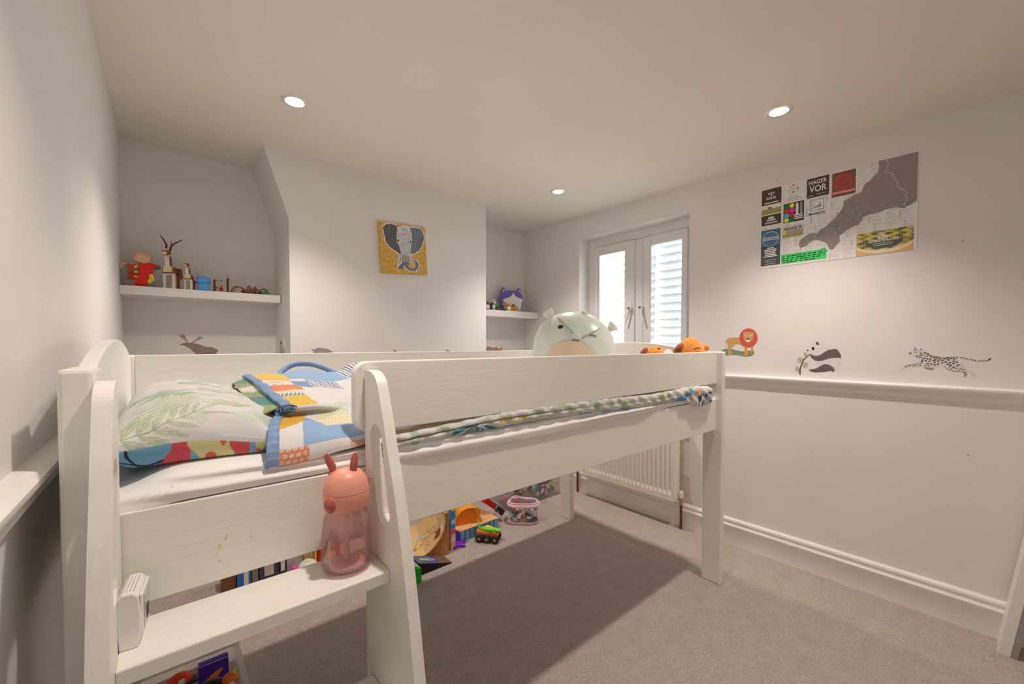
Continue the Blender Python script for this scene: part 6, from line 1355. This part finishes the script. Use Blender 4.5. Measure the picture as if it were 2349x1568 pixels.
# blue slatted box with plywood lid
bx = thing('blue_ramp_box', 'low blue slatted box with curved plywood top on the carpet', 'box', (1.455, 2.155, 0), R(1))
bl = mat('box_slate_blue', px(104, 136, 164), rough=0.5, var=0.05); ind = mat('box_indigo', px(74, 66, 150), rough=0.5, var=0.05)
part('body', MB().box(-0.146, 0.146, -0.098, 0.098, 0, 0.062), mat('box_groove', px(44, 60, 84), rough=0.6), bx)  # dark navy body colour puts shade into the slat gaps
nb = 8; pw_ = 0.294/nb
for k in range(nb): part('slat', MB().box(-0.147+k*pw_+0.003, -0.147+(k+1)*pw_-0.003, -0.104, -0.098, 0, 0.064), bl, bx, bevel=0.001)
for k in range(3): part('side_slat', MB().box(-0.152, -0.146, -0.102+k*0.068, -0.102+k*0.068+0.062, 0, 0.064), ind, bx, bevel=0.001)
ns = 24; A = np.zeros((ns, 12, 3))
for i in range(ns):
    for j in range(12): x = -0.15+0.3*i/(ns-1); y = -0.104+0.208*j/11; A[i, j] = (x, y, 0.065-0.0*x)
part('plywood_top', MB().box(-0.15, 0.15, -0.104, 0.10, 0.064, 0.069), woodL, bx, bevel=0.001)
# orange scoop and red truck bed resting on it
ot = thing('orange_scoop', 'big orange plastic digger scoop on the blue slatted box', 'toy', (1.415, 2.150, 0.069), R(-14))
P = [(-0.075, 0.004), (-0.07, 0.045), (-0.045, 0.080), (0.0, 0.096), (0.05, 0.090)]
Ps = smooth_path(P, 6); A = np.zeros((len(Ps), 10, 3)); yy = np.linspace(-0.05, 0.05, 10)
A[..., 0] = Ps[:, 0][:, None]; A[..., 2] = Ps[:, 1][:, None]; A[..., 1] = yy[None, :]
orange = mat('orange_plastic', px(228, 116, 20), rough=0.4, var=0.04)
part('shell', MB().grid(A), orange, ot, smooth='all', solid=0.004)
for y in (-0.05, 0.05): part('cheek', MB().prism([(-0.075, 0.0), (0.06, 0.0), (0.062, 0.05), (0.05, 0.09)]+[tuple(p) for p in Ps[::-1]][1:-1], (0, y, 0), (1, 0, 0), (0, 0, 1), (0, 1, 0), 0.004), mat('orange_deep', px(206, 96, 18), rough=0.4, var=0.05), ot)
part('arm', MB().tube([(0.06, -0.045, 0.05), (0.075, -0.05, 0.025), (0.085, -0.05, 0.010)], [0.012, 0.011, 0.011], 10), orange, ot, smooth=True)
part('rib', MB().tube([(0.05, -0.052, 0.095), (0.075, -0.052, 0.075), (0.07, -0.052, 0.055)], [0.010, 0.011, 0.008], 8), orange, ot, smooth=True)
rt = thing('red_toy_truck', 'red and black toy truck lying tilted behind the blue box', 'toy', (1.628, 2.195, 0.100), 0, rot=(R(0), R(38), R(-12)))
rt.scale = (1.25, 1.25, 1.25)
part('tray', MB().box(-0.075, 0.075, -0.05, 0.05, 0.0, 0.022), bR, rt, bevel=0.005); part('inner_tray', MB().box(-0.062, 0.010, -0.053, 0.046, 0.004, 0.030), plain('deep_red', px(150, 16, 20)), rt, bevel=0.003)
part('grey_frame', MB().box(0.012, 0.062, -0.054, 0.048, 0.004, 0.036), plain('truck_grey', px(120, 116, 112)), rt, bevel=0.003); part('black_side', MB().box(0.02, 0.072, -0.058, -0.050, -0.004, 0.026), bK, rt, bevel=0.002)
part('strap', MB().tube([(0.03, -0.06, 0.004), (0.05, -0.062, -0.012), (0.058, -0.062, -0.03)], 0.002, 6), bW, rt)
# six wheeled toy truck
tk = thing('monster_truck', 'orange six-wheeled toy truck with green top on the carpet', 'toy', (1.456, 1.966, 0), R(-52))
tire = mat('tyre_black', px(30, 28, 28), rough=0.6, var=0.1)
part('chassis', MB().box(-0.058, 0.058, -0.020, 0.020, 0.026, 0.042), bO, tk, bevel=0.003); part('bed', MB().prism([(-0.062, 0.042), (0.020, 0.042), (0.020, 0.060), (-0.068, 0.064)], (0, -0.026, 0), (1, 0, 0), (0, 0, 1), (0, 1, 0), 0.052), plain('truck_brown', px(196, 104, 50)), tk, bevel=0.003)
part('cab', MB().prism([(0.022, 0.040), (0.066, 0.036), (0.062, 0.054), (0.042, 0.066), (0.024, 0.064)], (0, -0.024, 0), (1, 0, 0), (0, 0, 1), (0, 1, 0), 0.048), bO, tk, bevel=0.004)
gm = mat('lime_plastic', px(96, 178, 40), rough=0.4, var=0.1)
part('green_top', MB().ball((0.004, 0, 0.070), (0.056, 0.022, 0.014), 16, 8), gm, tk, smooth=True); part('green_snout', MB().ball((0.056, 0, 0.068), (0.026, 0.018, 0.010), 12, 8), gm, tk, smooth=True); part('green_tail', MB().tube([(-0.05, 0, 0.072), (-0.062, 0, 0.088), (-0.058, 0, 0.102)], [0.007, 0.006, 0.002], 8), gm, tk, smooth=True); part('yellow_back', MB().ball((0.0, 0, 0.080), (0.026, 0.014, 0.010), 12, 8), bY, tk, smooth=True)
for x in (-0.046, 0.0, 0.050):
    for sy in (-1, 1):
        w_ = part('wheel', MB().lathe([(0.012, -0.010), (0.021, -0.010), (0.0235, -0.006), (0.0235, 0.006), (0.021, 0.010), (0.012, 0.010)], 18, (x, sy*0.032, 0.0235), RX(90)), tire, tk, smooth=True)
        part('hub', MB().lathe([(0.009, -0.0106), (0.009, 0.0106)], 12, (x, sy*0.032, 0.0235), RX(90)), plain('hub_tan', px(150, 110, 70)), w_)
# printed wedge ramp, black sides
wd = thing('wedge_ramp', 'black wedge ramp with purple printed top beside the green box', 'toy ramp', (1.04, 1.936, 0))
part('body', MB().prism([(0.118, 0.0), (0.105, 0.004), (-0.075, 0.062), (-0.09, 0.062), (-0.09, 0.0)], (0, -0.05, 0), (1, 0, 0), (0, 0, 1), (0, 1, 0), 0.10), mat('wedge_black', px(22, 18, 18), rough=0.7, var=0.1), wd)
n = 40; A = np.zeros((n, n, 3)); s_ = np.linspace(0, 1, n)
A[..., 0] = (0.112-0.19*s_)[:, None]; A[..., 2] = (0.003+0.0598*s_)[:, None]+0.001; A[..., 1] = (-0.05+0.10*s_)[None, :]
u = np.broadcast_to(s_[:, None], (n, n)).ravel(); v = np.broadcast_to(s_[None, :], (n, n)).ravel()
C = np.tile(np.array(px(70, 58, 92)), (u.size, 1))*(1+0.5*vnoise(u, v, 9, 61))[:, None]; m = u < 0.35; C[m] = np.array(px(96, 72, 60)); m = (u-0.55)**2+(v-0.5)**2 < 0.03; C[m] = px(120, 110, 190)
for c in (0.66, 0.78): m = (u-c)**2*3+(v-0.55)**2 < 0.02; C[m] = px(86, 170, 60)
part('printed_top', MB().grid(A), mat('gloss_print', attr=True, rough=0.3), wd, colors=C)
gb = thing('green_box', 'bright green open plastic box beside the ladder leg', 'box', (0.860, 1.885, 0))
gp = mat('green_plastic', px(20, 150, 40), rough=0.4, var=0.04)
part('body', MB().box(-0.085, 0.085, -0.055, 0.055, 0.0, 0.070), gp, gb, bevel=0.002); part('sloping_lid', MB().prism([(0.085, 0.071), (0.02, 0.112), (-0.085, 0.112), (-0.085, 0.071)], (0, -0.055, 0), (1, 0, 0), (0, 0, 1), (0, 1, 0), 0.11), mat('green_lid', px(90, 160, 90), rough=0.4, var=0.05), gb, bevel=0.002); part('hole', MB().lathe([(0.003, 0), (0.003, 0.001)], 10, (0.05, -0.03, 0.0935), RY(-32)), dark_hole, gb)
# clear zip case filled with small trinkets
clr = clear_mat('clear_pvc', (0.97, 0.97, 0.97), 0.2, 0.06, 0.03); pkt = mat('pink_trim', px(232, 150, 156), rough=0.35, var=0.04)
pu = thing('zip_case', 'clear oval zip case with pink trim full of small trinkets', 'bag', (1.800, 2.035, 0), R(-42))
def oval(rx, ry, n=36, p=0.7): return [(rx*math.copysign(abs(math.cos(2*math.pi*k/n))**p, math.cos(2*math.pi*k/n)), ry*math.copysign(abs(math.sin(2*math.pi*k/n))**p, math.sin(2*math.pi*k/n))) for k in range(n)]
def ring_tube(rx, ry, z, r, p=0.7): 
    o_ = oval(rx, ry, 36, p); return MB().tube([(a, b, z) for a, b in o_]+[(o_[0][0], o_[0][1], z), (o_[1][0], o_[1][1], z)], r, 8, cap=False)
mb = MB(); o_ = oval(0.098, 0.060); nO = len(o_)
mb.add([(a, b, 0.006) for a, b in o_]+[(a, b, 0.118) for a, b in o_], [(i, (i+1) % nO, nO+(i+1) % nO, nO+i) for i in range(nO)])
part('clear_wall', mb, clr, pu, smooth=True)
part('bottom_trim', ring_tube(0.098, 0.060, 0.006, 0.006), pkt, pu, smooth=True); part('top_trim', ring_tube(0.102, 0.064, 0.118, 0.010), pkt, pu, smooth=True); part('zip_trim', ring_tube(0.094, 0.056, 0.132, 0.006), pkt, pu, smooth=True)
part('clear_lid', MB().flat(oval(0.094, 0.056), (0, 0, 0.128), (1, 0, 0), (0, 1, 0), (0, 0, 1)), clr, pu)
hp_ = smooth_path([(-0.088, -0.01, 0.132), (-0.075, -0.005, 0.158), (-0.045, 0.0, 0.164), (0.0, 0.0, 0.150), (0.04, 0.0, 0.146), (0.075, 0.0, 0.146), (0.09, 0.0, 0.132)], 6)
part('handle', MB().tube([tuple(p) for p in hp_], 0.006, 8), pkt, pu, smooth=True)
rt_ = random.Random(4); cols_ = [px(214, 60, 90), px(230, 214, 190), px(56, 52, 52), px(226, 170, 60), px(90, 160, 200), px(170, 60, 60), px(120, 110, 100), px(206, 120, 150), px(150, 160, 60), px(236, 226, 214), px(60, 44, 40), px(196, 96, 50)]
tm = [plain('trinket_%d' % i, c, rough=0.3) for i, c in enumerate(cols_)]
CN = ['rose red', 'cream', 'charcoal', 'amber', 'sky blue', 'dark red', 'grey brown', 'pink', 'olive', 'white', 'dark brown', 'orange brown']
def trinket(loc, s, i, label, group):
    k = i % 4; ci = (i*5+i//3) % len(tm)
    label = CN[ci]+' '+('bead', 'block', 'charm', 'disc')[k]+' '+label
    if k == 0: mb = MB().ball((0, 0, 0), (s, s*0.8, s), 10, 7)
    elif k == 1: mb = MB().cbox((0, 0, 0), (s*1.8, s*1.2, s*1.5), RZ(i*37) @ RX(i*23))
    elif k == 2: mb = MB().tube([(-s*1.3, 0, 0), (0, 0, s*0.4), (s*1.3, s*0.3, 0)], [s*0.35, s*0.55, s*0.35], 8)
    else: mb = MB().lathe([(s*0.4, -s*0.4), (s, -s*0.3), (s, s*0.3), (s*0.4, s*0.4)], 12, (0, 0, 0), RX(i*31))
    o = part('trinket', mb, tm[ci], smooth=True, bevel=0)
    o.location = loc; tag(o, label, 'toy', group)
Mz = RZ(-42)
for i in range(64):
    a = rt_.uniform(0, 6.28); r = rt_.uniform(0.3, 1)**0.5; x, y = 0.080*r*math.cos(a), 0.044*r*math.sin(a); z = 0.016+(i/64)*0.085
    p = Mz @ Vector((x, y, 0)); trinket((1.800+p.x, 2.035+p.y, z), rt_.uniform(0.011, 0.018), i, 'inside the clear pink zip case', 'trinkets in the zip case')
# big clear storage box by the back wall, filled
def clear_crate(label, loc, w, d, h, rim):
    t = thing('storage_box', label, 'storage box', loc)
    part('wall', MB().box(-w/2, w/2, -d/2, -d/2+0.003, 0.0, h), clr, t); part('wall', MB().box(-w/2, w/2, d/2-0.003, d/2, 0.0, h), clr, t); part('wall', MB().box(-w/2, -w/2+0.003, -d/2+0.003, d/2-0.003, 0.0, h), clr, t); part('wall', MB().box(w/2-0.003, w/2, -d/2+0.003, d/2-0.003, 0.0, h), clr, t)
    part('bottom', MB().box(-w/2+0.003, w/2-0.003, -d/2+0.003, d/2-0.003, 0.0, 0.003), clr, t)
    mb = MB()
    for (a, b, c, e) in ((-w/2-rim, w/2+rim, -d/2-rim, -d/2), (-w/2-rim, w/2+rim, d/2, d/2+rim), (-w/2-rim, -w/2, -d/2, d/2), (w/2, w/2+rim, -d/2, d/2)): mb.box(a, b, c, e, h-0.012, h)
    part('rim', mb, clear_mat('frosted_rim', (0.93, 0.92, 0.90), 0.2, 0.2, 0.3), t, bevel=0.003)
    return t
clear_crate('large clear plastic box of toys beyond the back bed leg', (2.085, 2.325, 0), 0.52, 0.215, 0.20, 0.012)
lab = 'packed inside the large clear box'
for i in range(84):
    x = rt_.uniform(-0.22, 0.22); y = rt_.uniform(-0.085, 0.05) if i > 50 else -0.068; z = 0.028+rt_.uniform(0, 0.14)
    trinket((2.085+x, 2.325+y, z), rt_.uniform(0.018, 0.029), i+3, lab, 'toys in the large clear box')
cd = part('black_card', MB().cbox((0, 0, 0), (0.062, 0.004, 0.10)), bK); cd.location = (2.16, 2.2215+0.004, 0.075); cd['label'] = 'black card with white print inside the large clear box'; cd['category'] = 'card'
part('print', MB().prism([(-0.018, -0.035), (0.006, -0.02), (0.02, -0.018), (0.018, 0.004), (0.0, 0.015), (-0.018, -0.012)], (0, -0.0021, 0), (1, 0, 0), (0, 0, 1), (0, -1, 0), 0.0004), bW, cd); part('print', MB().box(-0.012, 0.022, -0.0026, -0.0021, 0.026, 0.036), bW, cd)
cd = part('green_card', MB().cbox((0, 0, 0), (0.05, 0.003, 0.075), RX(-12)), plain('card_green', px(110, 122, 70))); cd.location = (1.845, 2.190, 0.041); tag(cd, 'small green card leaning on the large clear box', 'card')

# ------------------------------------------------------------------ row of boxes by the chimney seen through the ladder gap
def slab(name, label, cat, x0, x1, y0, y1, h, m, extra=None, rz=0):
    t = thing(name, label, cat, ((x0+x1)/2, (y0+y1)/2, 0), R(rz)); w, d = (x1-x0)/2, (y1-y0)/2
    part('case', MB().box(-w, w, -d, d, 0, h), m, t, bevel=0.002)
    if extra: part('label_print', MB().box(-w*extra[0], w*extra[1], -d-0.0008, -d, h*extra[2], h*extra[3]), extra[4], t)
    return t
crw = plain('crate_brown', px(104, 62, 36)); 
slab('wooden_crate', 'dark brown crate at the left end of the row by the chimney', 'crate', 0.180, 0.236, 2.36, 2.43, 0.16, crw)
slab('case', 'bright blue case with pale label by the chimney', 'case', 0.240, 0.296, 2.355, 2.43, 0.15, plain('case_blue', px(30, 92, 150)), (0.0, 0.7, 0.05, 0.8, plain('label_pale', px(206, 176, 150))))
slab('case', 'slim dark slate case leaning next to the blue one', 'case', 0.302, 0.330, 2.365, 2.43, 0.14, plain('case_taupe', px(120, 102, 92)))
slab('case', 'wide dark indigo case with grey square label', 'case', 0.334, 0.418, 2.36, 2.43, 0.16, plain('case_indigo', px(58, 50, 70)), (0.5, 0.5, 0.1, 0.45, plain('label_grey', px(170, 152, 136))))
slab('case', 'indigo case with cream label near the grey one', 'case', 0.422, 0.452, 2.36, 2.43, 0.17, plain('case_indigo', px(58, 50, 70)), (0.6, 0.6, 0.1, 0.9, plain('label_cream', px(200, 180, 160))))
slab('case', 'pale grey case in the row by the chimney', 'case', 0.456, 0.500, 2.365, 2.43, 0.16, plain('case_grey', px(150, 140, 132)))
t = thing('pink_ball', 'small pink ball in front of the grey case', 'ball', (0.485, 2.335, 0)); part('shell', MB().ball((0, 0, 0.02), (0.02, 0.02, 0.02), 14, 9), plain('ball_pink', px(230, 60, 130)), t, smooth=True); part('band', MB().lathe([(0.0203, 0.018), (0.0203, 0.022)], 16), plain('ball_band', px(240, 150, 190)), t)
t = thing('pale_bowl', 'pale green upturned bowl by the chimney', 'bowl', (0.548, 2.335, 0)); part('bowl', MB().lathe([(0.05, 0), (0.047, 0.018), (0.034, 0.034), (0.016, 0.041), (0.003, 0.042)], 24), plain('bowl_green', px(192, 196, 160)), t, smooth=True); part('foot_ring', MB().lathe([(0.016, 0.040), (0.016, 0.045), (0.012, 0.045)], 20), plain('bowl_green', px(192, 196, 160)), t, smooth=True)
slab('cardboard_box', 'plain cardboard box behind the pale green bowl', 'box', 0.545, 0.590, 2.395, 2.43, 0.15, mat('cardboard', px(172, 138, 104), rough=0.85, var=0.08))
slab('gift_box', 'red box with yellow edge by the chimney', 'box', 0.606, 0.720, 2.36, 2.435, 0.14, plain('box_red', px(170, 8, 14)), (0.1, 0.6, 0.02, 0.28, plain('box_gold', px(206, 140, 30))))
slab('yellow_folder', 'narrow yellow folder left of the red box', 'folder', 0.592, 0.603, 2.37, 2.435, 0.14, plain('folder_yellow', px(206, 150, 50)))

# ------------------------------------------------------------------ storage box under the head of the bed
BZ = 0.25
clear_crate('clear plastic storage box of toys under the head of the bed', (0.005, 1.30, 0), 0.275, 0.46, BZ, 0.016)
t = thing('purple_box', 'flat purple box standing in the clear storage box under the bed', 'box', (0.092, 1.478, 0.105), R(0), rot=(R(-14), 0, R(0))); part('carton', MB().box(-0.036, 0.036, -0.012, 0.012, 0, 0.135), plain('carton_purple', px(66, 26, 140)), t, bevel=0.001); part('edge_line', MB().box(-0.036, 0.036, -0.0125, -0.012, 0.128, 0.132), plain('carton_lilac', px(150, 130, 190)), t); part('dark_print', MB().box(-0.02, 0.03, -0.0125, -0.012, 0.02, 0.05), plain('carton_navy', px(30, 14, 70)), t)
t = thing('orange_dart', 'orange pointed foam toy piece in the storage box under the bed', 'toy', (0.062, 1.44, 0.205), R(20), rot=(0, R(-24), R(20))); part('blade', MB().prism([(-0.055, -0.012), (0.04, -0.010), (0.058, 0.0), (0.035, 0.008), (-0.05, 0.010)], (0, 0, 0), (1, 0, 0), (0, 1, 0), (0, 0, 1), 0.008), bO, t, bevel=0.002); part('stripe', MB().box(-0.03, -0.01, -0.012, 0.011, 0.008, 0.0085), bK, t)
t = thing('toy_mask', 'red, olive and black toy figure in the storage box under the bed', 'toy', (0.012, 1.455, 0.195), R(10)); part('cap', MB().ball((0, 0, 0.050), (0.030, 0.024, 0.022), 14, 8), plain('mask_red', px(226, 52, 26)), t, smooth=True); part('face', MB().ball((0.0, -0.004, 0.022), (0.030, 0.022, 0.030), 14, 8), bT, t, smooth=True); part('brim', MB().box(-0.038, 0.038, -0.028, 0.0, 0.042, 0.050), bK, t, bevel=0.003); part('white_strap', MB().box(-0.006, 0.006, -0.032, -0.024, -0.02, 0.068), bW, t)
t = thing('toy_tiger', 'orange, white and black striped toy in the storage box under the bed', 'toy', (0.082, 1.385, 0.215), R(-20)); part('body', MB().ball((0, 0, 0.02), (0.042, 0.02, 0.022), 14, 8), bK, t, smooth=True); part('head', MB().ball((0.042, -0.004, 0.034), (0.02, 0.016, 0.018), 12, 8), bO, t, smooth=True); part('ear', MB().tube([(0.048, 0, 0.046), (0.054, 0, 0.062)], [0.007, 0.002], 8), bY, t, smooth=True); part('cheek', MB().ball((0.048, -0.016, 0.028), (0.010, 0.006, 0.009), 10, 6), bW, t, smooth=True)
t = thing('paper_sheet', 'crumpled white sheet lining the storage box under the bed', 'paper', (-0.01, 1.40, 0.155)); n = 24; s_ = np.linspace(-1, 1, n); X_, Y_ = np.meshgrid(s_*0.11, s_*0.10, indexing='ij'); part('sheet', MB().grid(np.stack([X_, Y_, 0.02+0.02*vnoise(X_, Y_, 40, 71)], -1)), mat('white_paper', px(206, 200, 198), rough=0.8, var=0.03), t, smooth='all', solid=0.0006); part('fold', MB().box(-0.08, 0.08, 0.102, 0.104, 0.0, 0.08), mat('white_paper', px(206, 200, 198)), t)
for i in range(26): trinket((rt_.uniform(-0.10, 0.12), rt_.uniform(1.12, 1.48), 0.03+rt_.uniform(0, 0.13)), rt_.uniform(0.016, 0.024), i+1, 'in the storage box under the bed head', 'toys in the box under the bed')
